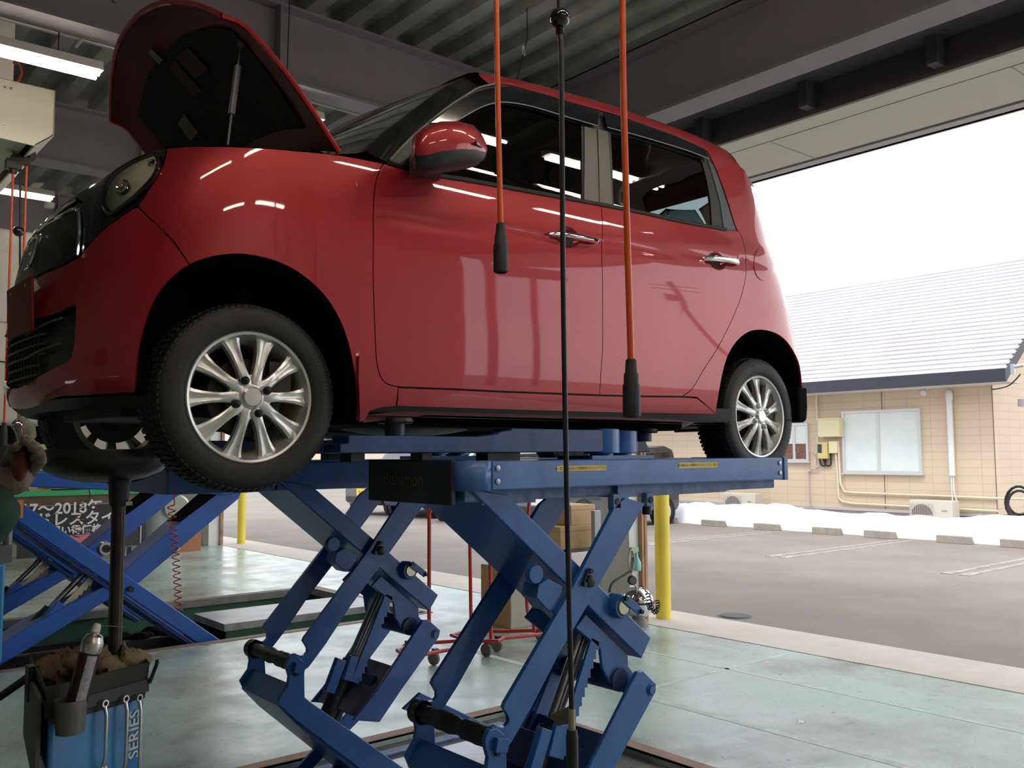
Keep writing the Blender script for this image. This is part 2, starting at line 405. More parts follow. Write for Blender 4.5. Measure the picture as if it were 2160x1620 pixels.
# thin pull cords hanging from the roof
for (xt, yt, xb, yb, Y_, lb_, tg_) in ((612, -30, 605, 172, 5.3, 'thin black cord hanging in front of the grey beam above the bonnet', False), (1112, 82, 1090, 170, 4.6, 'thin cord with a pale tag hanging from the roof above the car roof', True), (1498, 100, 1500, 228, 4.4, 'thin rod hanging from the dark roof right of the rear orange hose', False)):
    a_, b_ = at(xt, yt, Y=Y_), at(xb, yb, Y=Y_); e_ = empty('pull_cord', a_, lb_, 'cord'); mb = MB(); mb.tube([V((a_.x, a_.y, max(a_.z, 4.6))), a_, b_], .004, 6); mb.build('cord_line', mat('cord_black', (.02, .02, .02), .6), e_)
    if tg_: p_ = at(1105, 103, Y=Y_); mb = MB(); mb.box(p_ + V((-.015, -.002, -.045)), p_ + V((.012, .002, .02))); mb.build('cord_tag', mat('tag_pale', (.55, .55, .46), .5), e_)
# side and back walls of the workshop
wl = MB(); wl.box((-6.1, -3.2, 0), (-6, 19, 4.7)); struct('wall_left', wl, wall_grey)
wl = MB(); wl.box((-6, -3.35, 0), (6.1, -3.2, 4.7)); struct('wall_right', wl, mat('wall_side', (.55, .54, .52), .6, var=.05))
# pillars between the bays at the open front
def pillar(name, x0, x1, y0, y1):
    mb = MB(); mb.box((x0, y0, 0), (x1, y1, 4.6)); struct(name, mb, mat('pillar_white', (.80, .79, .77), .5, var=.04))
pillar('wall_pillar_near', 6.05, 6.17, 5.60, 5.95)
pillar('wall_pillar_far', 5.92, 6.10, 14.95, 15.35)
rp = MB(); rp.box((6.17, 5.555, 0), (6.20, 5.60, 4.0)); rp.box((6.205, 5.55, 0), (6.235, 5.60, 4.0)); rp.box((6.10, 14.9, 0), (6.15, 14.95, 4.0))
struct('trim_23', rp, mat('shutter_rail', (.46, .27, .15), .5, col2=(.28, .15, .08), vscale=6))
# yellow guard posts
def bollard(c, label):
    r = empty('guard_post', c, label, 'post', 'yellow guard posts at the bay openings')
    mb = MB(); mb.lathe([(.0, 0), (.0698, 0), (.0698, 1.24), (.064, 1.262), (.04, 1.275), (0, 1.28)], c, seg=28); mb.build('post_tube', yellow_paint, r)
    mb = MB(); mb.lathe([(.0702, 1.18), (.0708, 1.185), (.0708, 1.21), (.0702, 1.215)], c, seg=28); mb.build('post_collar', yellow_paint, r)
    return r
bollard(V((6.46, 5.57, 0)), 'yellow guard post beside the chrome air tank and white pillar')
bollard(V((6.50, 14.98, 0)), 'yellow guard post far behind the left scissor arms')
# ---------------------------------------------------------------- ceiling lamps (two-tube battens)
lamp_w = mat('lamp_white', (.75, .72, .66), .5)
tube_on = mat('lamp_tube', (1, .95, .85), .3, emit=(1.0, .90, .74), estr=19)
def lamp(x0, y, z, label, L=1.22, dark=False):
    r = empty('ceiling_lamp', (x0 + L / 2, y, z), label, 'lamp', 'fluorescent ceiling lamps')
    mb = MB(); mb.prism([(x0, y - .06, z + .04), (x0, y + .06, z + .04), (x0, y + .04, z + .10), (x0, y - .04, z + .10)], (L, 0, 0)); mb.build('lamp_body', lamp_w, r)
    for s in (-1, 1):
        mb = MB(); mb.tube([(x0 + .02, y + s * .036, z + .02), (x0 + L - .02, y + s * .036, z + .02)], .017, 10); mb.build('lamp_tube', tube_on, r)
    for q in (.25, L - .25): mb = MB(); mb.tube([(x0 + q, y, z + .1), (x0 + q, y, 4.64)], .004, 6); mb.build('hanger', dark_steel, r)
    return r
lamp(.365, 5.90, 3.862, 'bright tube lamp at the upper left edge, above the cream reel box')
lamp(1.85, 5.80, 3.868, 'tube lamp whose end shows between raised bonnet and windscreen')
LP = [(-.6, .75, 'first lamp of the row over the photographer'), (1.0, .75, 'second lamp of the row over the photographer'), (2.6, .75, 'third lamp of the row over the photographer'), (4.2, .75, 'fourth lamp of the row over the photographer, mirrored in the rear side window'),
      (.2, -1.9, 'first lamp of the row beside the right side wall'), (2.0, -1.9, 'second lamp of the row beside the right side wall'),
      (1.0, 9.8, 'tube lamp deep in the next bay behind the hanging orange hoses'), (-1.2, 13, 'tube lamp over the workbench end, at the far left'), (1.6, 13, 'tube lamp over the banner, behind the far beam')]
for x, y, lb_ in LP: lamp(x, y, 4.05, lb_)
# street furniture out on the front lot, mirrored in the doors of the red car
sp_ = empty('sign_post', (21.5, -19.5, 0), 'tall street sign board on a pole, mirrored in the front door of the red car', 'sign')
mb = MB(); mb.cyl((21.5, -19.5, -.02), (21.5, -19.5, 9.0), .13); mb.build('sign_pole', mat('pole_grey', (.10, .10, .10), .6), sp_)
mb = MB(); mb.obox((21.5, -19.5, 8.6), (.2, 2.6, 1.3), Matrix.Rotation(-.75, 3, 'Z')); mb.build('sign_board', mat('board_grey', (.13, .12, .14), .6), sp_)
for x_, y_, l_ in ((17.5, -17, 'slim utility pole left of the sign board, mirrored in the front door'), (33, -22, 'utility pole with cross arms and transformer, mirrored in the rear door')):
    up_ = empty('utility_pole', (x_, y_, 0), l_, 'utility pole')
    mb = MB(); mb.cyl((x_, y_, -.02), (x_, y_, 12), .17); mb.build('pole_shaft', mat('pole_concrete', (.16, .15, .15), .7), up_)
    for z_ in (10.6, 11.3): mb = MB(); mb.obox((x_, y_, z_), (.1, 2.4, .1), Matrix.Rotation(-.6, 3, 'Z')); mb.build('cross_arm', dark_steel, up_)
    mb = MB(); mb.cyl((x_ - .35, y_ - .3, 8.6), (x_ - .35, y_ - .3, 9.6), .32); mb.build('transformer', mat('transformer_grey', (.2, .2, .2), .5), up_)
# ---------------------------------------------------------------- neighbouring tan house
def brick_mat(name, c1, c2, mortar, bw, bh, ms=.01):
    m = bpy.data.materials.new(name); m.use_nodes = True; n = m.node_tree.nodes; L = m.node_tree.links; b = n['Principled BSDF']
    t = n.new('ShaderNodeTexCoord'); s = n.new('ShaderNodeSeparateXYZ'); c = n.new('ShaderNodeCombineXYZ'); ad = n.new('ShaderNodeMath'); ad.operation = 'ADD'
    L.new(t.outputs['Object'], s.inputs[0]); L.new(s.outputs['X'], ad.inputs[0]); L.new(s.outputs['Y'], ad.inputs[1]); L.new(ad.outputs[0], c.inputs[0]); L.new(s.outputs['Z'], c.inputs[1])
    k = n.new('ShaderNodeTexBrick'); k.offset = 0.0 if name == 'tan_siding' else 0.5; k.inputs['Scale'].default_value = 1; k.inputs['Brick Width'].default_value = bw; k.inputs['Row Height'].default_value = bh
    k.inputs['Mortar Size'].default_value = ms; k.inputs['Color1'].default_value = (*c1, 1); k.inputs['Color2'].default_value = (*c2, 1); k.inputs['Mortar'].default_value = (*mortar, 1)
    L.new(c.outputs[0], k.inputs['Vector']); L.new(k.outputs['Color'], b.inputs['Base Color']); b.inputs['Roughness'].default_value = .7
    bu = n.new('ShaderNodeBump'); bu.inputs['Strength'].default_value = .3; bu.inputs['Distance'].default_value = .01; bu.invert = True
    L.new(k.outputs['Fac'], bu.inputs['Height']); L.new(bu.outputs[0], b.inputs['Normal'])
    MATS[name] = m; return m
siding = brick_mat('tan_siding', (.70, .565, .42), (.675, .54, .40), (.50, .40, .29), .46, .150, .004)
HX = 17.5; HY0 = 7.1
hs = empty('house', (HX, 12, 0), 'tan tile-sided house with a snowy grey roof across the lot', 'building')
mb = MB(); mb.box((HX, HY0, .34), (HX + 6.6, 21, 2.95)); mb.prism([(HX, HY0, 2.95), (HX + 3.3, HY0, 4.9), (HX + 6.6, HY0, 2.95)], (0, .02, 0)); mb.build('house_wall', siding, hs)
mb = MB(); mb.box((HX - .01, HY0 - .01, -.05), (HX + 6.6, 21, .34)); mb.build('plinth', mat('plinth_grey', (.30, .27, .26), .8, var=.15), hs)
def roofmat():
    m = bpy.data.materials.new('snowy_roof'); m.use_nodes = True; n = m.node_tree.nodes; L = m.node_tree.links; b = n['Principled BSDF']
    t = n.new('ShaderNodeTexCoord'); z = n.new('ShaderNodeTexNoise'); z.inputs['Scale'].default_value = 1.3; z.inputs['Detail'].default_value = 7
    r = n.new('ShaderNodeValToRGB'); r.color_ramp.elements[0].position = .42; r.color_ramp.elements[1].position = .62
    r.color_ramp.elements[0].color = (.80, .79, .83, 1); r.color_ramp.elements[1].color = (.66, .61, .66, 1)
    L.new(t.outputs['Object'], z.inputs[0]); L.new(z.outputs['Fac'], r.inputs[0]); L.new(r.outputs[0], b.inputs['Base Color']); b.inputs['Roughness'].default_value = .6
    return m
rf_m = roofmat()
# roof plane as overlapping courses with a real step at each lap
mb = MB(); ex, ez = 16.78, 2.93; rx, rz = 20.6, 5.62; N = 27
Y1 = 21; y0e = 6.55
for k in range(N):
    t0, t1 = k / N, (k + 1) / N
    xa, xb = ex + (rx - ex) * t0, ex + (rx - ex) * t1; za, zb = ez + (rz - ez) * t0, ez + (rz - ez) * t1
    mb.add([(xa, y0e, za + .035), (xb, y0e, zb + .0), (xb, Y1, zb + .0), (xa, Y1, za + .035), (xa, y0e, za), (xa, Y1, za)], [(0, 1, 2, 3), (4, 0, 3, 5)])
mb.build('roof', rf_m, hs)
mb = MB()
for k in range(N):
    t0 = k / N; xa = ex + (rx - ex) * t0; za = ez + (rz - ez) * t0; mb.add([(xa - .012, y0e, za), (xa - .012, y0e, za + .020), (xa - .012, Y1, za + .020), (xa - .012, Y1, za)], [(0, 1, 2, 3)])
mb.build('shingle_edge', mat('shingle_edge', (.42, .40, .43), .8), hs)
mb = MB(); mb.box((ex - .06, y0e, 2.72), (ex, Y1, 2.95)); mb.prism([(ex, y0e, 2.74), (ex, y0e, 2.95), (rx, y0e, rz), (rx, y0e, rz - .22)], (0, .04, 0)); mb.build('eave_board', mat('eave_dark', (.035, .038, .055), .5), hs)
mb = MB(); mb.box((ex, y0e + .02, 2.72), (HX, Y1, 2.745)); mb.build('eave_underside', mat('eave_white', (.62, .58, .52), .6), hs)
mb = MB(); mb.box((HX - .02, HY0 - .03, .30), (HX, 21, .36)); mb.build('base_flashing', mat('flashing', (.62, .60, .60), .4, .4), hs)
for y in (8.98 + .25, 13.05, 16.9, HY0 - .006):
    mb = MB(); mb.box((HX - .006, y, .34), (HX + .004, y + .014, 2.74)); mb.build('sealant_joint', mat('sealant', (.20, .15, .10), .7), hs)
al = mat('white_aluminium', (.66, .67, .66), .4, .3)
pane_m = mat('frosted_pane', (.76, .82, .80), .25, spec=.6, var=.07, vscale=2)
def hwin(px0, py0, px1, py1, label_part, mullion=.5, low=None):
    a = at(px0, py1, X=HX - .05); b = at(px1, py0, X=HX - .05)
    y0, y1, z0, z1 = min(a.y, b.y), max(a.y, b.y), a.z, b.z
    mb = MB(); t = .05
    mb.box((HX - .06, y0, z0), (HX, y1, z0 + t)); mb.box((HX - .06, y0, z1 - t), (HX, y1, z1)); mb.box((HX - .058, y0, z0 + t), (HX, y0 + t, z1 - t)); mb.box((HX - .058, y1 - t, z0 + t), (HX, y1, z1 - t))
    ym = y0 + (y1 - y0) * mullion; mb.box((HX - .05, ym - .03, z0 + t), (HX, ym + .03, z1 - t)); mb.box((HX - .09, y0 - .03, z0 - .03), (HX, y1 + .03, z0 - .001))
    w = mb.build('house_window', al, hs)
    mb = MB(); mb.box((HX - .03, y0 + t, z0 + t), (HX - .02, y1 - t, z1 - t)); mb.build('window_pane', pane_m, w)
    if low:
        mb = MB(); mb.box((HX - .034, y0 + t, z0 + t), (HX - .03, y1 - t, z0 + low)); mb.build('sill_goods', mat('brick_brown', (.24, .12, .08), .7, var=.5, vscale=20), w)
    return w
hwin(1779, 861, 1940, 997, 'w', .53)
hwin(1640, 892, 1703, 973, 'w', .45, low=.38)
mb = MB(); a = at(1948, 829, X=HX); mb.lathe([(0, .03), (.05, .03), (.06, .015), (.065, 0)], a, (-1, 0, 0)); mb.build('round_vent', white_paint, hs)
# things fixed to or standing by the house
y = at(2005, 900, X=HX - .06).y
t = empty('drain_pipe', (HX - .06, y, .4), 'thick white vertical pipe on the tan house right of its window', 'pipe')
mb = MB(); zt = at(2003, 835, X=HX - .06).z; zb = at(2010, 1003, X=HX - .06).z
mb.tube([(HX - .07, y, zb), (HX - .07, y, zt - .05)], .055, 14); mb.build('pipe_cover', white_paint, t)
mb = MB(); mb.lathe([(.0, .1), (.04, .1), (.065, .05), (.065, -.06), (.055, -.08)], (HX - .07, y, zt)); mb.build('pipe_cap', white_paint, t)
mb = MB()
for q in (-.02, .02): mb.tube(tubepts([(HX - .07, y + q, zb + .02), (HX - .07, y + q, zb - .3), (HX - .08, y + q * 2 - .03, .55), (HX - .2, y + q * 2 - .1, .35)]), .014, 8)
mb.build('pipe_tail', white_paint, t)
def ac(px0, px1, ptop, label):
    a = at(px0, ptop, X=HX - .55); b = at(px1, ptop, X=HX - .55); y1, y0 = a.y, b.y; z1 = a.z; z0 = z1 - .56
    r = empty('outdoor_unit', (HX - .4, (y0 + y1) / 2, z0 - .08), label, 'air conditioner', 'outdoor air conditioning units')
    mb = MB(); mb.box((HX - .55, y0, z0), (HX - .25, y1, z1)); mb.build('casing', mat('ac_cream', (.62, .58, .49), .5), r, bevel=.015)
    w = y1 - y0; cy = y0 + w * .70; cz = (z0 + z1) / 2
    mb = MB(); mb.lathe([(0, .006), (w * .25, .006), (w * .25, 0)], (HX - .552, cy, cz), (-1, 0, 0), 28); mb.build('fan_opening', mat('ac_dark', (.17, .16, .16), .6), r)
    mb = MB()
    for k in range(13): mb.box((HX - .57, cy - w * .27 + k * w * .045, cz - w * .27), (HX - .562, cy - w * .27 + k * w * .045 + .006, cz + w * .27))
    mb.box((HX - .575, cy - w * .28, cz - .008), (HX - .56, cy + w * .28, cz + .008)); mb.build('grille', mat('ac_grille', (.50, .47, .41), .5), r)
    mb = MB(); mb.box((HX - .553, y0 + w * .12, cz + .08), (HX - .55, y0 + w * .24, cz + .11)); mb.build('badge', mat('badge_grey', (.3, .3, .32), .5), r)
    mb = MB()
    for q in (y0 + .06, y1 - .16): mb.box((HX - .52, q, z0 - .38), (HX - .28, q + .1, z0))
    mb.build('foot', concrete_dark, r)
    return r
ac(1917, 2008, 1054, 'cream outdoor air conditioner below the large window of the tan house')
ac(1526, 1592, 1039, 'cream outdoor air conditioner in front of the tan house, left of centre')
# meter boxes and conduit
def hbox(name, px0, py0, px1, py1, d, m, label, cat, parent=None):
    a = at(px0, py0, X=HX - d); b = at(px1, py1, X=HX - d)
    mb = MB(); mb.box((HX - d, a.y, a.z), (HX - .001, b.y, b.z)); return mb, a, b
mb, a, b = hbox('x', 1724, 883, 1771, 921, .2, None, '', '')
t = empty('fuse_box', (HX - .1, a.y, b.z), 'large pale yellow fuse box left of the window on the tan house', 'electrical box')
box_m = mat('box_yellow', (.74, .68, .40), .5)
mb.build('box_case', box_m, t, bevel=.01)
q = MB(); q.box((HX - .215, a.y + .01, a.z - .03), (HX - .2, b.y - .01, a.z)); q.build('box_hood', box_m, t)
t = empty('electric_meter', (HX - .1, at(1735, 968, X=HX - .15).y, 1.3), 'yellow electric meter with dark display below the fuse box', 'electric meter')
mb, a, b = hbox('x', 1722, 933, 1745, 968, .15, None, '', ''); mb.build('meter_case', mat('meter_yellow', (.62, .52, .22), .45), t, bevel=.02)
mb, a, b = hbox('x', 1724, 937, 1733, 955, .16, None, '', ''); mb.build('display', mat('meter_black', (.04, .04, .06), .3), t)
t = empty('junction_box', (HX - .1, at(1755, 955, X=HX - .12).y, 1.3), 'small yellow junction box right of the electric meter', 'electrical box')
mb, a, b = hbox('x', 1747, 931, 1766, 956, .12, None, '', ''); mb.build('box_case', box_m, t, bevel=.01)
mb = MB()
for pts in ([(1723, 826), (1722, 850), (1724, 884)], [(1724, 921), (1725, 934)], [(1763, 957), (1767, 1000), (1769, 1050), (1777, 1058), (1800, 1062), (2105, 1078)], [(1768, 930), (1773, 1020), (1781, 1037), (1800, 1039), (2104, 1051), (2160, 1053)]):
    mb.tube([at(x, y, X=HX - .05) for x, y in pts], .022, 8)
mb.build('conduit', mat('conduit_cream', (.74, .68, .52), .5), hs)
mb = MB()
mb.tube(tubepts([at(x, y, X=HX - .05) for x, y in ((1729, 968), (1732, 980), (1740, 982), (1742, 968))]), .018, 7); mb.tube(tubepts([at(x, y, X=HX - .05) for x, y in ((1737, 968), (1742, 981), (1752, 980), (1752, 957))]), .018, 7)
mb.build('meter_cable', black_plastic, hs)
mb = MB()
mb.tube([at(x, y, X=HX - .05) for x, y in ((1706, 952), (1706, 992), (1708, 1050), (1711, 1080))], .014, 8)
mb.tube([at(x, y, X=HX - .05) for x, y in ((1706, 990), (1722, 990), (1722, 957), (1717, 953), (1714, 957))], .014, 8)
mb.sphere(at(1707, 994, X=HX - .06), .035, 10); mb.sphere(at(1725, 985, X=HX - .08), .03, 10)
mb.build('gas_pipe', mat('gas_pipe_m', (.55, .50, .47), .4, .5), hs)
# eave end fitting, lead wire, wall lamp, coiled hose, antenna
mb = MB()
mb.tube([at(x, y, X=16.75) for x, y in ((2138, 774), (2160, 770))], .03, 8); mb.box(at(2132, 768, X=16.73), at(2140, 790, X=16.70))
tag(mb.build('gutter_bracket', mat('galv', (.55, .6, .65), .35, .8)), 'galvanised bracket at the right end of the dark eave', 'bracket')
mb = MB(); mb.tube(tubepts([at(2152, 790, X=16.8), at(2130, 812, X=17.1), at(2105, 820, X=17.4), at(2092, 821, X=17.48)]), .012, 6)
tag(mb.build('lead_wire', black_plastic), 'thin dark lead wire sagging from the eave to the tan wall corner', 'wire')
mb = MB()
for k in range(5):
    c = at(2150 + 2 * k, 1056 + 3 * k, X=17.2); R = .20 + .02 * (k % 3)
    mb.tube([(c.x - .03 * k, c.y + R * math.cos(t * .3491), c.z + R * 1.25 * math.sin(t * .3491)) for t in range(18)], .022, 7, closed=True)
tag(mb.build('coiled_hose', black_plastic), 'black coiled hose hanging at the corner of the tan house', 'hose')
mb = MB(); mb.cyl(at(2156, 842, X=17.35), at(2156, 858, X=17.35), .07)
tag(mb.build('wall_lamp', mat('lamp_grey', (.35, .33, .3), .4)), 'small grey wall lamp on the side wall at the right edge', 'lamp')
ra = empty('roof_antenna', (20, at(2157, 630, X=20).y, 4.6), 'rusty roof antenna mast at the right edge of the roof', 'antenna')
p0 = at(2158, 640, X=20); p1 = at(2155, 580, X=20); mb = MB(); mb.tube([p0, p1], .02, 8); mb.tube([at(2160, 580, X=20), at(2150, 581, X=20)], .02, 8); mb.build('mast', mat('rust', (.25, .12, .09), .6), ra)
mb = MB(); mb.tube(tubepts([at(2158, 622, X=19.8), at(2149, 630, X=19.7), at(2148, 650, X=19.6)]), .01, 6); mb.tube([at(2157, 615, X=19.9), at(2130, 590, X=19.9)], .012, 6); mb.build('antenna_cable', black_plastic, ra)
mb = MB()
for a_, b_ in (((2085, 691), (2160, 740)), ((2110, 700), (2150, 715)), ((2086, 710), (2122, 724)), ((2125, 692), (2155, 705))):
    mb.tube([at(*a_, X=18.6), at(*b_, X=18.6)], .009, 6)
mb.build('fallen_rods', mat('antenna_red', (.5, .15, .14), .5), ra)
# second building seen under the car, far behind
b2 = empty('shop_building', (26, 30, 0), 'long beige building with shutters seen below the car body', 'building')
bx = 30.0
mb = MB(); mb.box((bx, 17, 0), (bx + 8, 62, 3.8)); mb.build('shop_wall', mat('shop_beige', (.62, .50, .38), .7), b2)
mb = MB(); mb.box((bx - .15, 17, 2.62), (bx, 62, 3.6)); mb.build('shop_fascia', mat('shop_white', (.74, .70, .66), .6), b2)
def bpatch(name, px0, py0, px1, py1, m, d=.1):
    a = at(px0, py0, X=bx - d); b = at(px1, py1, X=bx - d); q = MB(); q.box((bx - d, a.y, a.z), (bx, b.y, b.z)); return q.build(name, m, b2)
bpatch('shutter', 700, 903, 812, 948, mat('shutter_white', (.78, .77, .75), .5), .2)
bpatch('shutter', 1165, 900, 1260, 960, mat('shutter_white', (.78, .77, .75), .5), .2)
bpatch('brick_panel', 852, 900, 912, 950, brick_mat('orange_brick', (.50, .26, .15), (.46, .23, .13), (.3, .2, .14), .3, .12, .02), .15)
bpatch('shop_window', 930, 893, 960, 945, mat('shop_glass', (.55, .60, .60), .2), .15)
bpatch('orange_column', 1396, 897, 1430, 957, mat('orange_column', (.80, .47, .12), .6), .6)
# ================================================================ the red car
YC = 3.20; XC = 1.22; XR = 3.58; NN = 2.8; FS = .62; RS = .40; S0 = XC - math.pi / 2 * FS; SR = XR + math.pi / 2 * RS
def hermite(T):
    xs = [t[0] for t in T]; ys = [t[1] for t in T]; n = len(T)
    d = [(ys[i + 1] - ys[i]) / (xs[i + 1] - xs[i]) for i in range(n - 1)]
    m_ = [d[0]] + [0 if d[i - 1] * d[i] < 0 else 2 * d[i - 1] * d[i] / (d[i - 1] + d[i] + 1e-12) for i in range(1, n - 1)] + [d[-1]]
    def f(x):
        if x <= xs[0]: return ys[0]
        if x >= xs[-1]: return ys[-1]
        i = max(k for k in range(n - 1) if xs[k] <= x); h = xs[i + 1] - xs[i]; t = (x - xs[i]) / h
        return ys[i] * (1 + 2 * t) * (1 - t) ** 2 + m_[i] * h * t * (1 - t) ** 2 + ys[i + 1] * t * t * (3 - 2 * t) + m_[i + 1] * h * t * t * (t - 1)
    return f
fb = hermite([(1.55, .66), (1.62, .700), (1.72, .726), (1.85, .735), (2.0, .7385), (2.15, .7390), (2.3, .732), (2.42, .713), (2.5, .693), (2.7, .666), (2.85, .642), (2.93, .622), (3.0, .59)])
fxf = hermite([(1.55, .74), (1.62, .70), (1.68, .655), (1.75, .637), (1.85, .632), (1.97, .645), (2.08, .665), (2.2, .695), (2.3, .735), (2.38, .785), (2.46, .86), (2.55, .95)])
fxr = hermite([(1.55, 4.20), (1.65, 4.25), (1.8, 4.27), (2.0, 4.23), (2.15, 4.16), (2.3, 4.07), (2.45, 3.995), (2.6, 3.93), (2.7, 3.88), (2.8, 3.82), (2.9, 3.74), (2.97, 3.68)])
def bw(x, z):
    zc = 2.262 + .062 * (x - 1.2)
    k = max(0, min(1, (x - 1.22) / .5)) * max(0, min(1, (4.0 - x) / .4))
    fl_ = .014 * max(0, min(1, (x - 3.0) / .5)) * max(0, min(1, (2.12 - z) / .2))
    return fb(z) + fl_ - .0040 * k * math.exp(-((z - zc + .022) / .022) ** 2)
def surf0(s, z):
    if s < XC:
        ph = math.pi / 2 - (XC - s) / FS; c, sn = math.cos(ph), math.sin(ph); a = XC - fxf(z); b = bw(XC, z)
        r = 1 / ((abs(c / a) ** NN + abs(sn / b) ** NN) ** (1 / NN)); return V((XC - r * c, YC - r * sn, z))
    if s > XR:
        ph = math.pi / 2 - (s - XR) / RS; c, sn = math.cos(ph), math.sin(ph); a = fxr(z) - XR; b = bw(XR, z)
        r = 1 / ((abs(c / a) ** NN + abs(sn / b) ** NN) ** (1 / NN)); return V((XR + r * c, YC - r * sn, z))
    return V((s, YC - bw(s, z), z))
def snorm(s, z, e=.004):
    n = (surf0(s + e, z) - surf0(s - e, z)).cross(surf0(s, z + e) - surf0(s, z - e))
    return n.normalized() if n.length > 1e-12 else V((0, -1, 0))
def surf(s, z, off=0):
    p = surf0(s, z)
    return p + snorm(s, z) * off if off else p
def Gf(P):
    x, w, z = P.x, abs(P.y - YC), P.z
    if x < XC: return ((XC - x) / (XC - fxf(z))) ** NN + (w / bw(XC, z)) ** NN - 1
    if x > XR: return ((x - XR) / (fxr(z) - XR)) ** NN + (w / bw(XR, z)) ** NN - 1
    return (w / bw(x, z)) ** NN - 1
def bs(px, py):
    """pixel of the photograph -> (s, z) on the car body surface"""
    d = ray(px, py); t = 1.6; best = (1e9, 0); prev = None
    while t < 5.2:
        g = Gf(CAM + d * t)
        if g < best[0]: best = (g, t)
        if g < 0: break
        prev = t; t += .02
    if best[0] < 0 and prev:
        a, b = prev, t
        for _ in range(30):
            q = (a + b) / 2
            if Gf(CAM + d * q) < 0: b = q
            else: a = q
        t = b
    else: t = best[1]
    P = CAM + d * t
    if P.x < XC: ph = math.atan2(YC - P.y, XC - P.x); return (XC - (math.pi / 2 - ph) * FS, P.z)
    if P.x > XR: ph = math.atan2(YC - P.y, P.x - XR); return (XR + (math.pi / 2 - ph) * RS, P.z)
    return (P.x, P.z)
def B(*pts): return [bs(x, y) for x, y in pts]
def cat2(pts, n=4):
    """smooth 2-D curve"""
    return [(p.x, p.y) for p in tubepts([(x, y, 0) for x, y in pts], n)]
def dens(poly, step):
    out = []
    for i in range(len(poly)):
        a, b = V(poly[i]), V(poly[(i + 1) % len(poly)]); n = max(1, int((b - a).length / step))
        for k in range(n): out.append(tuple(a.lerp(b, k / n)))
    return out
def inside(p, poly):
    c = False; n = len(poly); x, y = p
    for i in range(n):
        x1, y1 = poly[i]; x2, y2 = poly[i - 1]
        if (y1 > y) != (y2 > y) and x < (x2 - x1) * (y - y1) / (y2 - y1) + x1: c = not c
    return c
def inset(poly, d):
    n = len(poly); A = sum(poly[i][0] * poly[(i + 1) % n][1] - poly[(i + 1) % n][0] * poly[i][1] for i in range(n)); sg = 1 if A > 0 else -1
    out = []
    for i in range(n):
        a = V(poly[i - 1]); b = V(poly[i]); c = V(poly[(i + 1) % n]); e1 = (b - a); e2 = (c - b)
        if e1.length < 1e-7 or e2.length < 1e-7: out.append(tuple(b)); continue
        e1.normalize(); e2.normalize(); nn = V((-e1.y, e1.x)) + V((-e2.y, e2.x))
        if nn.length < 1e-4: out.append(tuple(b)); continue
        nn.normalize(); out.append(tuple(b + nn * d * sg))
    return out
def panel(name, outline, m, parent, step=.04, off=0, th=.010, gap=.0018, holes=(), fn=None, dome=0):
    fn = fn or surf
    o1 = dens([tuple(p) for p in outline], step * .6); o1 = [p for i, p in enumerate(o1) if (V(p) - V(o1[i - 1])).length > 1e-5]
    if gap: o1 = inset(o1, gap)
    loops = [o1] + [dens(list(h), step * .6) for h in holes]
    pts = []; edges = []
    for lp in loops:
        k = len(pts); pts += [V(p) for p in lp]; edges += [(k + i, k + (i + 1) % len(lp)) for i in range(len(lp))]
    nb = len(pts); allb = list(pts)
    x0, x1 = min(p.x for p in allb), max(p.x for p in allb); y0, y1 = min(p.y for p in allb), max(p.y for p in allb)
    j = 0; y = y0 + step / 2
    while y < y1:
        x = x0 + (step / 2 if j % 2 else step / 4)
        while x < x1:
            q = (x, y)
            if inside(q, o1) and not any(inside(q, h) for h in loops[1:]) and min((V(q) - b).length_squared for b in allb) > (step * .45) ** 2: pts.append(V(q))
            x += step
        y += step * .866; j += 1
    r = geometry.delaunay_2d_cdt(pts, edges, [], 1, 1e-6)
    vv, ff = r[0], r[2]
    ff = [f for f in ff if (lambda c: inside(c, o1) and not any(inside(c, h) for h in loops[1:]))(tuple(sum((vv[i] for i in f), V((0, 0))) / len(f)))]
    def doff(p):
        if not dome: return off
        return off + dome * min(1, math.sqrt(min((p - b).length_squared for b in allb)) / .06) ** .7
    verts = [fn(p.x, p.y, doff(p)) for p in vv]; nor = [snorm(p.x, p.y) if fn is surf else None for p in vv]
    faces = []
    for f in ff:
        f = tuple(f); n = (verts[f[1]] - verts[f[0]]).cross(verts[f[2]] - verts[f[0]]); c = snorm(vv[f[0]].x, vv[f[0]].y) if fn is surf else V((0, -1, 0))
        faces.append(f if n.dot(c) > 0 else f[::-1])
    if th:
        for lp in loops:
            k = len(verts); n = len(lp)
            for p in lp:
                a = fn(p[0], p[1], off); b = fn(p[0], p[1], off - th); verts += [a, b]; nor += [None, None]
            for i in range(n):
                a, b = k + 2 * i, k + 2 * ((i + 1) % n); faces.append((a, b, b + 1, a + 1))
                t = (verts[b] - verts[a]); q = t.cross(verts[a + 1] - verts[a]);
                if q.length > 1e-10: q.normalize(); nor[a] = nor[a + 1] = q
    me = bpy.data.meshes.new(name); me.from_pydata([tuple(v) for v in verts], [], faces)
    me.polygons.foreach_set('use_smooth', [True] * len(me.polygons))
    if fn is surf and not dome:
        me.normals_split_custom_set_from_vertices([tuple(n) if n is not None else (0, 0, 0) for n in nor])
    return link(name, me, m, parent)
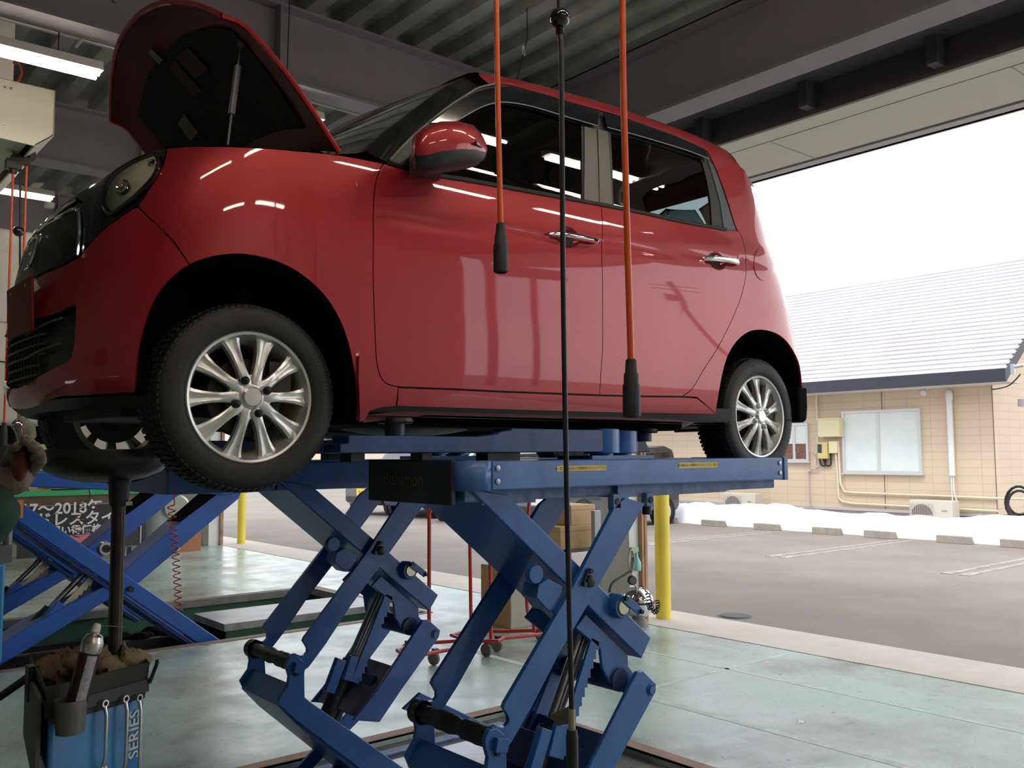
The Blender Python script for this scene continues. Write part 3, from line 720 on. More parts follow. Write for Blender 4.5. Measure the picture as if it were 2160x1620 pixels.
def mirror(o, parent=None, cy=YC):
    me = o.data.copy()
    for v in me.vertices: v.co.y = 2 * cy - v.co.y
    me.flip_normals()
    try: me.normals_split_custom_set_from_vertices([(0, 0, 0)] * len(me.vertices))
    except Exception: pass
    c = bpy.data.objects.new(o.name.split('.')[0], me); COL.objects.link(c); c.parent = parent or o.parent
    if c.parent.type == 'EMPTY': c.matrix_parent_inverse = o.matrix_parent_inverse.copy()
    for md in o.modifiers:
        q = c.modifiers.new(md.name, md.type)
        if md.type == 'BEVEL': q.width = md.width; q.segments = 2
    for ch in list(o.children): mirror(ch, c, cy)
    return c
def symm(half):
    """close a half outline that starts and ends on the car centreline by its mirror image"""
    return half + [(2 * S0 - s, z) for s, z in half[::-1] if abs(s - S0) > 1e-4]
car = empty('car', (2.4, YC, 1.39), 'shiny red hatchback raised on the blue scissor lift with its bonnet open', 'car')
# ---- outlines read off the photograph and carried onto the body surface
arch_f = cat2(B((285, 828), (288, 780), (293, 735), (301, 698), (313, 660), (332, 622), (360, 588), (400, 558), (450, 541), (500, 536), (545, 541), (590, 554), (640, 582), (680, 618), (708, 658), (728, 702), (741, 750), (750, 800), (754, 850), (751, 888)), 3)
ia = min(range(len(arch_f)), key=lambda i: (V(arch_f[i]) - V(bs(400, 558))).length)
seam = B((292, 437), (330, 473), (365, 508)) + [arch_f[ia]]
arch_r = cat2(B((1509, 873), (1513, 850), (1518, 820), (1526, 780), (1537, 747), (1556, 718), (1580, 700), (1602, 696), (1628, 700), (1653, 714), (1673, 740), (1687, 773), (1696, 820), (1699, 857)), 3)
liner_r = arch_r + B((1694, 876), (1686, 887), (1676, 890), (1668, 886))
door_f_front = cat2(B((810, 345), (801, 358), (793, 385), (788, 430), (787, 540), (788, 620), (791, 700), (794, 757), (801, 790), (815, 809), (840, 816)), 3)
door_split = B((1268, 433), (1269, 540), (1271, 640), (1271, 740), (1267, 790), (1265, 833))
door_bot_f = B((840, 816), (953, 820), (1053, 825), (1160, 829), (1265, 833))
door_r_back = cat2(B((1557, 488), (1566, 505), (1573, 540), (1573, 583), (1561, 633), (1540, 683), (1513, 735), (1484, 780), (1460, 820), (1440, 835)), 3)
belt_f = B((810, 347), (900, 367), (1000, 384), (1120, 406), (1268, 433))
belt_r = B((1268, 433), (1360, 451), (1440, 469), (1520, 485), (1557, 488))
ftop = cat2(B((352, 314), (385, 310), (440, 309), (520, 311), (600, 316), (705, 326), (770, 337), (808, 345)), 3)
# lamp / garnish boundary
lampb = cat2(B((352, 314), (349, 330), (345, 345), (334, 367), (315, 398), (292, 430), (250, 461), (217, 485), (180, 526)), 3)
gb = B((180, 526), (170, 541), (133, 562), (81, 584)) 
zc_b = 2.045
zbot = 1.665
fender = ftop + door_f_front[1:] + B((838, 838), (835, 857), (800, 861), (779, 868), (765, 880)) + arch_f[ia:][::-1] + seam[::-1][1:] + lampb[:next(i for i, p in enumerate(lampb) if V(p)[1] < seam[0][1])][::-1]
f_ = panel('fender', fender, red_paint, car, .035)
mirror(f_)
bump_half = [(S0, zc_b)] + gb[::-1] + [p for p in lampb[::-1] if p[1] < seam[0][1]] + seam + arch_f[:ia][::-1] + B((222, 832), (160, 836), (133, 836)) + [(S0 + .14, zbot - .012), (S0, zbot - .015)]
intake = symm([(S0, 1.905)] + B((118, 660), (150, 644), (160, 643), (161, 674), (157, 723), (152, 752), (142, 764), (104, 783)) + [(S0 + .15, 1.722), (S0, 1.715)])
panel('front_bumper', symm(bump_half), red_paint, car, .035, holes=[intake])
mb = MB()   # dark under-lip
lip = [S0 + t * .0285 for t in range(-22, 23)]
rows = [[surf(s, zbot - .0, -.004) for s in lip], [surf(s, zbot - .035, -.012) for s in lip], [surf(s, zbot - .045, -.10) for s in lip], [surf(s, zbot + .02, -.25) for s in lip]]
mb.grid(rows).build('front_lip', black_plastic, car)
# lower intake: recessed back panel, slats
ih = panel('lower_grille', symm([(S0, 1.915)] + B((118, 652), (164, 636), (165, 674), (161, 723), (156, 756), (142, 770), (104, 789)) + [(S0 + .15, 1.71), (S0, 1.705)]), black_plastic, car, .05, off=-.028, th=0)
mb = MB()
for z in (1.745, 1.775, 1.805, 1.835, 1.865, 1.89):
    e = .27 if z > 1.78 else .22
    ss = [S0 + e * t / 12 for t in range(-12, 13)]
    mb.tube([surf(s, z, -.012) for s in ss], .0045, 6)
for k in range(-5, 6): mb.tube([surf(S0 + k * .042, z, -.015) for z in (1.73, 1.8, 1.9)], .004, 5)
mb.build('grille_slats', mat('slat_dark', (.030, .034, .030), .5), ih)
mb = MB()
for z in (1.80, 1.875): mb.tube([surf(S0 + .10 + .045 * t, z + .004 * t, -.004) for t in range(0, 7)], .004, 6)
mb.build('intake_rib', mat('slat_grey', (.07, .075, .075), .4), ih)
# upper black garnish with grille and badge
garn = [(S0, 2.32)] + B((110, 452), (167, 407), (208, 383), (253, 350), (300, 326), (352, 314)) + lampb[1:] + gb[1:] + [(S0, zc_b)]
g_ = panel('front_garnish', symm(garn), black_gloss, car, .035)
def holes_mat():
    m = bpy.data.materials.new('honeycomb'); m.use_nodes = True; n = m.node_tree.nodes; L = m.node_tree.links; b = n['Principled BSDF']
    t = n.new('ShaderNodeTexCoord'); v = n.new('ShaderNodeTexVoronoi'); v.inputs['Scale'].default_value = 42; v.feature = 'DISTANCE_TO_EDGE'; v.inputs['Randomness'].default_value = .15
    r = n.new('ShaderNodeValToRGB'); r.color_ramp.elements[0].position = .05; r.color_ramp.elements[1].position = .12
    r.color_ramp.elements[0].color = (.035, .038, .035, 1); r.color_ramp.elements[1].color = (.002, .002, .002, 1)
    L.new(t.outputs['Object'], v.inputs['Vector']); L.new(v.outputs['Distance'], r.inputs[0]); L.new(r.outputs[0], b.inputs['Base Color']); b.inputs['Roughness'].default_value = .4
    return m
gr_top = B((70, 494), (110, 470), (140, 453), (160, 443)); gr_r = B((160, 443), (170, 450), (172, 480), (171, 510), (168, 541))
grl = [(S0, 2.262)] + gr_top + gr_r[1:] + B((133, 560), (81, 581)) + [(S0, zc_b + .012)]
grille = panel('grille', symm(grl), holes_mat(), car, .04, off=.003, th=.004)
mb = MB(); edge = cat2([(S0, 2.262)] + gr_top + gr_r[1:], 3)
full = [(2 * S0 - s, z) for s, z in edge[::-1]] + edge[1:]
mb.tube([surf(s, z, .006) for s, z in full], .0062, 8); mb.build('chrome_frame', chrome, grille)
# badge: H in a rounded frame
mb = MB(); R0 = surf(S0, 2.15, .012); cz = 2.15
fr = [(-.045, .05), (-.05, .03), (-.042, -.035), (-.03, -.05), (.03, -.05), (.042, -.035), (.05, .03), (.045, .05), (.03, .056), (-.03, .056)]
def bp(w, z): return surf(S0, cz + z, .014) + V((0, -w, 0))
mb.tube([bp(w, z) for w, z in fr], .0045, 8, closed=True)
for sg in (-1, 1): mb.tube([bp(sg * .030, .044), bp(sg * .023, 0), bp(sg * .016, -.040)], [.007, .006, .007], 8)
mb.tube([bp(-.022, .0), bp(.022, .0)], .0065, 8); mb.build('emblem', chrome, grille)
# number plate, plain, in the dark red of the block that hides its characters
mb = MB(); pc = surf(S0, 1.955, .018) + V((0, -.07, 0)); mb.obox(pc, (.010, .33, .165), Matrix.Rotation(-.05, 3, 'Y')); plate_o = mb.build('number_plate', mat('plate_cover_red', (.14, .001, .001), .6), car, bevel=.004)
mb = MB()
for q in (-.1, .1): mb.cyl(pc + V((-.004, q, .06)), pc + V((-.010, q, .06)), .006, 12)
mb.build('plate_screw', steel, plate_o)
# headlamps
lens = cat2(B((325, 328), (334, 329), (337, 340), (333, 363), (317, 388), (283, 421), (250, 446), (237, 452), (227, 443), (222, 427), (225, 407), (238, 380), (260, 360), (292, 341), (325, 328)), 3)[:-1]
hl = panel('headlamp', lens, mat('reflector', (.80, .79, .66), .40, .1), car, .025, off=.003, th=0, gap=0)
lc = (sum(p[0] for p in lens) / len(lens), sum(p[1] for p in lens) / len(lens))
mb = MB(); mb.lathe([(.026, 0), (.024, .008), (.018, .003), (0, .002)], surf(lc[0] - .01, lc[1] - .02, .006), snorm(*lc), 20); mb.sphere(surf(lc[0] - .01, lc[1] - .02, .012), .012, 12)
mb.build('lamp_bulb', chrome, hl)
mb = MB(); mb.lathe([(.013, 0), (.010, .005), (0, .003)], surf(lc[0] + .06, lc[1] + .055, .006), snorm(*lc), 16); mb.build('side_bulb', chrome, hl)
dl = panel('lamp_lens', lens, glassmat('lens_glass', (.95, .95, .90), .02), hl, .03, off=.012, th=.009, gap=0, dome=.012)
mb = MB(); mb.tube([surf(s, z, .006) for s, z in lens], .008, 6, closed=True); mb.build('lamp_rim', black_gloss, hl)
mirror(hl)
# doors
fd = panel('front_door', door_f_front + door_bot_f[1:] + door_split[::-1][1:] + belt_f[::-1][1:-1], red_paint, car, .035)
rd = panel('rear_door', belt_r + door_r_back[1:] + B((1440, 836), (1350, 835), (1265, 833)) + door_split[::-1][1:-1], red_paint, car, .035)
# rear quarter with pillar and fuel flap
cp_in = B((1557, 489), (1549, 470), (1540, 440), (1527, 400), (1512, 360), (1497, 328), (1490, 316))
rtop = B((1507, 309), (1525, 330))
q_out = [(XR + .34, 2.80), (XR + .37, 2.70), (XR + .40, 2.5), (XR + .42, 2.3), (XR + .43, 2.1), (XR + .43, 1.9), (XR + .43, 1.72), (XR + .40, 1.66)]
quarter = cp_in[::-1] + door_r_back[1:] + B((1440, 836), (1470, 838)) + B((1484, 842), (1509, 873))[1:] + arch_r[1:] + B((1697, 880)) + q_out[::-1] + rtop[::-1]
qp = panel('rear_quarter_panel', quarter, red_paint, car, .035)
fuel = [bs(1610 + 20 * math.cos(t * math.pi / 12), 556 + 36 * math.sin(t * math.pi / 12)) for t in range(24)]
panel('fuel_flap', fuel, red_paint, qp, .03, off=.0025, th=.006, gap=.0)
# sill
sill = panel('sill', B((840, 818), (953, 822), (1053, 827), (1160, 831), (1267, 835), (1350, 837), (1440, 838), (1470, 840), (1512, 874)) + B((1440, 873), (1267, 870), (1053, 864), (837, 857), (839, 838)), red_paint, car, .03)
mb = MB(); fl_p = [at(x, y, Y=2.53) for x, y in ((765, 884), (900, 868), (1100, 874), (1300, 879), (1420, 884), (1505, 886))]
mb.grid([[p + V((0, 0, .012)) for p in fl_p], [p + V((0, -.003, -.012)) for p in fl_p], [p + V((0, .004, -.012)) for p in fl_p]]); 
mb.build('sill_flange', mat('dull_red', (.20, .035, .045), .6, var=.3, vscale=20), car)
mb = MB(); mb.grid([[surf(x, z, -.035) for x in [1.5 + .1 * k for k in range(20)]] for z in (1.69, 1.65, 1.625)]); mb.grid([[V((1.5 + .1 * k, y, 1.625)) for k in range(20)] for y in (2.50, 2.545)]); mb.build('sill_under', black_plastic, car)
# small flare behind the front wheel
fl2 = B((754, 745), (761, 752), (771, 800), (778, 860), (768, 882), (756, 888), (755, 845), (753, 800))
panel('wheel_spat', fl2, red_paint, car, .02, off=.010, th=.010, gap=0)
# upper doors: black frames, visors, glass
drip = cat2(B((818, 343), (840, 317), (863, 293), (900, 262), (933, 233), (963, 212), (987, 197), (1013, 183), (1047, 176), (1087, 182), (1180, 207), (1253, 229), (1353, 259), (1440, 291), (1490, 316)), 3)
gl_f = cat2(B((862, 340), (910, 290), (953, 259), (1003, 231), (1037, 219), (1070, 218), (1120, 227), (1187, 247), (1227, 262)), 3) + B((1230, 423), (1100, 399), (1000, 380), (897, 362))
gl_r = cat2(B((1289, 279), (1340, 291), (1440, 321), (1478, 334)), 3) + cat2(B((1483, 345), (1492, 380), (1500, 427), (1503, 475)), 3) + B((1440, 463), (1360, 447), (1296, 433))
bpl = B((1232, 266), (1258, 272), (1264, 430), (1232, 424)); bpl2 = B((1260, 272), (1282, 277), (1292, 436), (1265, 432))
fr_out = B((818, 343)) + drip[1:] + cp_in[::-1][1:] + belt_r[::-1][1:] + belt_f[::-1][1:-1]
fr = panel('window_frame', fr_out, black_plastic, car, .04, off=-.003, th=.012, gap=.001, holes=[gl_f, gl_r])
gfn = lambda s, z, off=0: surf(s, z, -.008 + .055 * (z - 2.86))
gw = panel('door_glass', gl_f, glass_dark, car, .05, th=0, gap=0, off=-.008); gw2 = panel('door_glass', gl_r, glass_dark, car, .05, th=0, gap=0, off=-.008)
# rain visors stand proud of the glass
vo = cat2(B((905, 262), (945, 232), (985, 205), (1020, 192), (1060, 187), (1100, 193), (1180, 214), (1258, 238)), 3); vi = cat2(B((953, 262), (1003, 233), (1037, 221), (1070, 220), (1120, 229), (1187, 249), (1256, 269)), 3)
vs_ = panel('rain_visor', vo + vi[::-1], mat('smoked_visor', (.010, .010, .016), .12, 0, .4), car, .03, off=.014, th=.004, gap=0)
vo2 = cat2(B((1268, 240), (1353, 268), (1440, 299), (1482, 318)), 3); vi2 = cat2(B((1276, 272), (1340, 289), (1440, 319), (1490, 338)), 3)
v2_ = panel('rain_visor', vo2 + vi2[::-1], MATS['smoked_visor'], car, .03, off=.014, th=.004, gap=0)
for vv_, lo in ((vs_, vi), (v2_, vi2)):
    mb = MB(); mb.tube([surf(s, z, .015) for s, z in lo], .0022, 6); mb.build('visor_edge', mat('edge_grey', (.30, .30, .34), .3), vv_)
p1_ = panel('pillar_trim', bpl, mat('pillar_vinyl', (.10, .095, .08), .38), car, .03, off=.001, th=.004, gap=.001); p2_ = panel('pillar_trim', bpl2, MATS['pillar_vinyl'], car, .03, off=.001, th=.004, gap=.001)
gq = panel('quarter_garnish', B((1493, 338), (1505, 352), (1517, 380), (1530, 420), (1552, 484), (1528, 486), (1520, 430), (1508, 385)), mat('garnish_grey', (.12, .13, .155), .25), car, .03, off=.0, th=.004, gap=.0)
mb = MB(); mb.tube([surf(s, z, .003) for s, z in cat2(B((818, 343), (900, 366), (1000, 383), (1120, 405), (1268, 432), (1360, 450), (1440, 468), (1530, 484)), 3)], .008, 8); wb = mb.build('belt_moulding', black_plastic, car)
mb = MB(); mb.tube([surf(s, z, .002) for s, z in cat2(B((822, 338), (863, 294), (933, 234), (987, 198), (1013, 184), (1047, 177)), 3)], .004, 8); db = mb.build('drip_moulding', mat('moulding_grey', (.22, .22, .24), .25, .4), car)
# handles
def handle(x0, y0, x1, y1, parent):
    a = bs(x0, y0); b = bs(x1, y1); mb = MB(); L_ = b[0] - a[0]
    ctr = [(a[0] + L_ * t, a[1] + (b[1] - a[1]) * t) for t in (0, .08, .3, .6, .9, 1)]
    hh = [.006, .011, .012, .012, .011, .006]; oo = [.012, .026, .034, .034, .026, .012]
    rows = []
    for (s, z), h, o_ in zip(ctr, hh, oo):
        rows.append([surf(s, z - h, o_ - .006), surf(s, z - h * .4, o_ + .003), surf(s, z + h * .5, o_ + .003), surf(s, z + h, o_ - .004), surf(s, z + h, o_ - .012), surf(s, z - h, o_ - .012)])
    mb.grid(rows, closed=True); mb.f.append(tuple(range(6))[::-1]); mb.f.append(tuple(range(30, 36)))
    h_ = mb.build('door_handle', chrome, parent, ang=50)
    cs = (ctr[1][0] * .45 + ctr[4][0] * .55 - L_ * .12, (a[1] + b[1]) / 2)
    cup = [(cs[0] + .058 * math.cos(t * math.pi / 12), cs[1] + .043 * math.sin(t * math.pi / 12)) for t in range(24)]
    # cup behind the grip: a real shallow bowl ring
    mb = MB(); rr = []
    for k, (sc, of) in enumerate(((1, .0025), (.92, -.004), (.6, -.018), (.01, -.022))):
        rr.append([surf(cs[0] + (p[0] - cs[0]) * sc, cs[1] + (p[1] - cs[1]) * sc, of) for p in cup])
    mb.grid(rr, closed=True); mb.build('handle_cup', red_paint, parent)
    return cup
# openings for the cups are cut by rebuilding the doors with holes
bpy.data.objects.remove(fd); bpy.data.objects.remove(rd)
def cup_of(x0, y0, x1, y1, k=.94):
    a = bs(x0, y0); b = bs(x1, y1); L_ = b[0] - a[0]; cs = ((a[0] + L_ * .08) * .45 + (a[0] + L_ * .9) * .55 - L_ * .12, (a[1] + b[1]) / 2)
    return [(cs[0] + .058 * k * math.cos(t * math.pi / 12), cs[1] + .043 * k * math.sin(t * math.pi / 12)) for t in range(24)]
H1 = (1154, 494, 1258, 511); H2 = (1481, 547, 1555, 557)
fd = panel('front_door', door_f_front + door_bot_f[1:] + door_split[::-1][1:] + belt_f[::-1][1:-1], red_paint, car, .035, holes=[cup_of(*H1)])
rd = panel('rear_door', belt_r + door_r_back[1:] + B((1440, 836), (1350, 835), (1265, 833)) + door_split[::-1][1:-1], red_paint, car, .035, holes=[cup_of(*H2)])
handle(*H1, fd); handle(*H2, rd)
a = bs(1247, 510); mb = MB(); mb.cyl(surf(*a, .028), surf(*a, .0345), .006, 12); mb.build('key_slot', dark_steel, fd)
# door mirror
mc = at(945, 308, Y=2.30)
def mirror_pod():
    # outline of the shell in the picture plane of the door mirror, laid on two planes for its depth
    mb = MB(); rows = []
    sect = [(870, 905, 318, 332), (874, 895, 285, 356), (892, 890, 270, 365), (925, 889, 262, 361), (960, 888, 262, 356), (990, 888, 268, 352), (1008, 888, 285, 347), (1019, 888, 302, 338), (1022, 888, 314, 326)]
    for px, _, t, b in sect:
        yc_, h = (t + b) / 2, (b - t) / 2; ring = []
        P = at(px, yc_, Y=2.335); K = (P - CAM).length / F_PX; d = .075 * math.sqrt(max(.03, 1 - ((px - 946) / 82) ** 2))
        for k in range(20):
            a = 2 * math.pi * k / 20; c, s_ = math.cos(a), math.sin(a); e = .72
            ring.append(P + V((-.35 * d * (abs(c) ** e) * (1 if c > 0 else -1), -d * (abs(c) ** e) * (1 if c > 0 else -1), h * K * (abs(s_) ** e) * (1 if s_ > 0 else -1))))
        rows.append(ring)
    mb.grid(rows, closed=True); mb.f.append(tuple(range(20))); mb.f.append(tuple(range(160, 180))[::-1])
    return mb
mm = mirror_pod(); o = mm.build('door_mirror', red_paint, car, ang=60)
# split the shell: the lower third is black plastic
o.data.materials.append(black_plastic)
for p in o.data.polygons:
    ring_z = p.center.z
    col = min(range(0, 1), key=lambda k: 0)
    k = p.index
    if k < 160:
        c_ = k % 20
        if 11 <= c_ <= 18: p.material_index = 1
mb = MB(); pa = surf(*bs(872, 350), 0); mb.grid([[V((pa.x + dx, pa.y + .03, pa.z + dz)) for dx, dz in ((0, .035), (.10, .02), (.13, -.02), (0, -.035))], [V((mc.x - .10 + dx, 2.36, mc.z - .05 + dz)) for dx, dz in ((0, .03), (.09, .02), (.12, -.015), (0, -.03))]], closed=True); mb.build('mirror_arm', black_plastic, o)
mb = MB(); mb.tube([at(1003, 301, Y=2.262), at(1012, 308, Y=2.28), at(1018, 316, Y=2.31)], .006, 6); mb.build('mirror_indicator', mat('smoke_lens', (.10, .04, .04), .1), o)
mirror(o)
mirror(fd); mirror(rd); mirror(qp); mirror(sill); mirror(fr); mirror(gw); mirror(gw2); mirror(p1_); mirror(p2_); mirror(gq); mirror(wb); mirror(vs_); mirror(v2_); mirror(db)
# inner structure behind the panels
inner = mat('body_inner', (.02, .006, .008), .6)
sh = []
mb = MB()
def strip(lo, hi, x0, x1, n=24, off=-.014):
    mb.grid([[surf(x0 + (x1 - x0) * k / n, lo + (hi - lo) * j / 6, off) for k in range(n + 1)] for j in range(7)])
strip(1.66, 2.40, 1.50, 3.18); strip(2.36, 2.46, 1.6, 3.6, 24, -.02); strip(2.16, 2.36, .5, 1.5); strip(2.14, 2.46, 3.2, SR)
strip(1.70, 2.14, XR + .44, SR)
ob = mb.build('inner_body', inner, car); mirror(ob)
# wheel housings
def housing(arch, depth, y_in):
    mb = MB(); mb.grid([[surf(s, z, -.008) for s, z in arch], [V((surf(s, z).x, YC - .735 + depth, z)) for s, z in arch]])
    k = [V((surf(s, z).x, YC - .735 + depth, z)) for s, z in arch]; mb.add(k, [tuple(range(len(k)))])
    return mb.build('wheel_housing', black_matte, car)
for a_ in (arch_f[3:], liner_r): mirror(housing(a_, .30, 0))
mb = MB(); mb.prism([V((3.97, 2.50, 1.645)), V((4.0, 2.50, 1.66)), V((4.01, 2.50, 1.72)), V((4.01, 2.50, 1.82)), V((3.93, 2.50, 1.82)), V((3.93, 2.50, 1.655))], (0, .16, 0)); mirror(mb.build('mud_guard', black_matte, car, bevel=.01))
# underbody and engine bay
ub = MB(); ub.box((1.48, 2.62, 1.60), (3.2, 3.78, 1.68)); ub.box((.78, 2.75, 1.72), (1.46, 3.65, 2.18)); ub.box((3.2, 2.70, 1.66), (3.95, 3.70, 2.0)); ub.box((1.35, 2.68, 1.63), (1.50, 3.72, 1.72))
ub.build('underbody', black_matte, car, bevel=.02)
ub = MB(); ub.sphere((2.0, 3.05, 1.62), .30, 20, (1, .8, .16)); ub.box((2.5, 2.75, 1.565), (2.9, 3.4, 1.62)); ub.tube([(1.5, 3.3, 1.6), (2.6, 3.3, 1.58), (3.6, 3.4, 1.62)], .03)
ub.sphere((3.35, 3.0, 1.66), .26, 18, (1, 1, .2)); ub.box((.85, 2.85, 1.62), (1.35, 3.5, 1.74)); ub.cyl((3.35, 3.0, 1.56), (3.35, 3.0, 1.62), .012)
ub.build('underbody_pipes', mat('underside_metal', (.035, .035, .038), .5, .4), car)
eb = MB(); eb.box((.86, 2.80, 2.14), (1.36, 3.60, 2.30)); eb.box((.95, 2.9, 2.3), (1.2, 3.2, 2.34)); eb.box((1.0, 3.3, 2.3), (1.15, 3.5, 2.36)); eb.build('engine', black_plastic, car, bevel=.015)
fw = MB(); fw.box((1.40, 2.62, 2.0), (1.43, 3.78, 2.46)); fw.build('bulkhead', black_matte, car)
# fender top flange to the bonnet opening
mb = MB(); T = [surf(s, z) for s, z in ftop]
mb.grid([T, [p + V((0, .018, .003)) for p in T], [p + V((0, .05, -.004)) for p in T], [p + V((0, .055, -.05)) for p in T]]); ob = mb.build('fender_top', red_paint, car, ang=60); mirror(ob)
# axle parts
mb = MB(); mb.tube([(1.118, 2.62, 1.66), (1.118, 3.78, 1.66)], .022); mb.build('axle', dark_steel, car); mb = MB(); mb.tube([(3.638, 2.62, 1.66), (3.638, 3.78, 1.66)], .04); mb.build('axle', dark_steel, car)
mb = MB(); mb.tube([(1.118, 2.70, 1.66), (1.2, 2.80, 2.1)], .035); mb.tube([(1.118, 2.72, 1.66), (1.35, 2.95, 1.62)], .03); mb.build('suspension_arm', dark_steel, car)
# bonnet, hinged at the windscreen and swung up
hz = V((1.455, YC, 2.500)); op = math.radians(64)
def hood(u, v, d=0):
    w = .60 * u * (1 - .06 * max(0, (v - .35) / .65) ** 2); Ln = .49 + .190 * (1 - abs(u) ** 2.3)
    x = -Ln * v; z = -.115 * v - .02 * v ** 4 - .035 * abs(u) ** 3.2 * (.4 + .6 * v) + .035 * (1 - u * u) + d + .02 * v * (1 - v) - .085 * v ** 3 * (1 - u * u)
    if v > .93: z -= .55 * (v - .93)
    c, s_ = math.cos(op), math.sin(op)
    back = .085 * (1 - u * u) * (1 - v)      # curved trailing edge at the screen
    x -= back
    return hz + V((x * c + z * s_, -w, -x * s_ + z * c))
us = [-1 + 2 * k / 28 for k in range(29)]; vs = [k / 20 for k in range(21)]
mb = MB(); mb.grid([[hood(u, v) for u in us] for v in vs]); bn = mb.build('bonnet', red_paint, car, ang=60)
# underside frame
mb = MB()
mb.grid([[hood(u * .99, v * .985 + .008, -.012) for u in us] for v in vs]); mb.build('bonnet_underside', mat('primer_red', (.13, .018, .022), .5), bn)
mb = MB()
mb.grid([[hood(u * .80, .16 + v * .66, -.020 - .006 * math.sin(u * 9) * math.sin(v * 7)) for u in us] for v in vs])
mb.build('insulation_pad', mat('pad_black', (.022, .022, .022), .85, bump=.5, bscale=30), bn)
def hquad(u0, v0, du, dv, name, m, d=-.030):
    mb = MB(); mb.prism([hood(u0, v0, d), hood(u0 + du, v0, d), hood(u0 + du, v0 + dv, d), hood(u0, v0 + dv, d)], (.002, 0, -.002)); return mb.build(name, m, bn)
hquad(-.50, .40, .13, .13, 'label_patch', mat('patch_olive', (.22, .20, .11), .7)); hquad(-.20, .80, .07, .07, 'label_patch', mat('patch_grey', (.26, .28, .24), .7))
hquad(.0, .62, .2, .14, 'label_patch', mat('patch_dark', (.07, .045, .03), .7)); hquad(-.15, .55, .12, .2, 'label_patch', MATS['patch_dark'])
mb = MB()
for k in range(29): pass
ed = [hood(1, v, -.002) for v in vs]; mb.tube(ed, .011, 8); ed = [hood(-1, v, -.002) for v in vs]; mb.tube(ed, .011, 8); mb.tube([hood(u, 1, .0) for u in us], .010, 8)
mb.build('bonnet_hem', red_paint, bn)
mb = MB(); top = hood(.80, .73, -.03); foot = at(480, 306, Y=2.72)
pr_ = [foot, foot.lerp(top, .30)]; mb.tube(pr_, .004, 8); mb.tube([foot.lerp(top, .30), foot.lerp(top, .78)], .011, 10); mb.tube([foot.lerp(top, .78), top], .003, 6)
mb.sphere(top, .012, 10); mb.build('bonnet_stay', mat('stay_grey', (.12, .12, .13), .4), bn)
# windscreen, cowl, pillars, roof
def hdr(z): return None
A_b, A_t = at(753, 323, Y=2.60), at(953, 167, Y=2.69)
ai = [at(x, y, Y=Y) for x, y, Y in ((753, 323, 2.595), (803, 281, 2.60), (870, 231, 2.615), (927, 188, 2.635), (960, 170, 2.655))]
def screen(i, u, off=0):
    p = ai_s[i]; w = YC - p.y; bow = .21 - .19 * (i / (len(ai_s) - 1))
    return V((p.x - bow * (1 - abs(u) ** 2.2), YC - w * u, p.z + .012 * (1 - u * u) * (1 - i / len(ai_s)) + .022 * (1 - u * u) * i / len(ai_s)))
ai_s = tubepts(ai, 4)
uu = [1 - 2 * k / 30 for k in range(31)]
mb = MB(); mb.grid([[screen(i, u) for u in uu] for i in range(len(ai_s))]); mb.build('windscreen', glass_clear, car, ang=80)
mb = MB()   # A pillar: between screen edge and the drip moulding
dr = [surf(s, z) for s, z in drip[:next(i for i, p in enumerate(drip) if p[0] > 2.02)]]
def resamp(P, n):
    Ls = [0]
    for a, b in zip(P, P[1:]): Ls.append(Ls[-1] + (b - a).length)
    out = []
    for k in range(n):
        t = Ls[-1] * k / (n - 1); i = min(max(j for j in range(len(P)) if Ls[j] <= t + 1e-9), len(P) - 2); out.append(P[i].lerp(P[i + 1], (t - Ls[i]) / max(1e-9, Ls[i + 1] - Ls[i])))
    return out
A1 = resamp(ai_s, 16); A2 = resamp(dr, 16); mid = [(a + b) / 2 + V((-.03, -.012, .012)) for a, b in zip(A1, A2)]
mb.grid([A1, mid, A2]); ob = mb.build('a_pillar', black_gloss, car, ang=80); mirror(ob)
zt = hermite([(1.86, 2.865), (1.93, 2.90), (2.02, 2.922), (2.18, 2.945), (2.48, 2.970), (2.82, 2.983), (3.2, 2.980), (3.48, 2.962), (3.60, 2.925), (3.70, 2.86), (3.78, 2.78)])
dz_ = hermite([(p.x, p.z) for p in [surf(s, z) for s, z in drip if s > 2.03][::3]] + [(3.75, surf(*drip[-1]).z - .10)])
st_x = [2.0 + k * (3.74 - 2.0) / 40 for k in range(41)]
rows = []
for x in st_x:
    zz = zt(x); w0 = bw(min(x, 3.5), min(zz - .04, 2.93)); row = []
    dzz = min(dz_(x), zz - .022) if x > 2.03 else zz - .025
    taper = 1 - max(0, (x - 3.55)) * .35
    prof = [(w0, dzz), (w0 - .006, dzz + (zz - dzz) * .55), (w0 - .025, zz - .004), (w0 - .07, zz + .010), (w0 * .7, zz + .026), (w0 * .35, zz + .036), (0, zz + .040)]
    for w, z in prof: row.append(V((x + (.03 * (1 - (w / w0) ** 2) if x < 2.3 else 0) * max(0, (2.3 - x) / .37) + (.10 * (1 - (w / w0) ** 2)) * max(0, (x - 3.4) / .34), YC - w * taper, z)))
    row += [V((p.x, 2 * YC - p.y, p.z)) for p in row[:-1][::-1]]
    rows.append(row)
mb = MB(); mb.grid(rows); mb.build('roof', red_paint, car, ang=80)
mb = MB(); rows = []
P_ = [rows_ for rows_ in ()]
mb = MB(); cw = [[V((screen(0, u).x - dx, screen(0, u).y, screen(0, u).z - dz2)) for u in uu] for dx, dz2 in ((-.01, -.002), (.05, .012), (.09, .03))]; mb.grid(cw); mb.build('cowl', black_plastic, car)
mb = MB(); mb.tube([screen(1, .75) + V((-.012, 0, .012)), screen(3, -.25) + V((-.012, 0, .012))], .006, 6); mb.tube([screen(0, .35) + V((-.03, 0, 0)), screen(2, .2) + V((-.016, 0, .02))], .008, 6); mb.build('wiper', black_plastic, car)
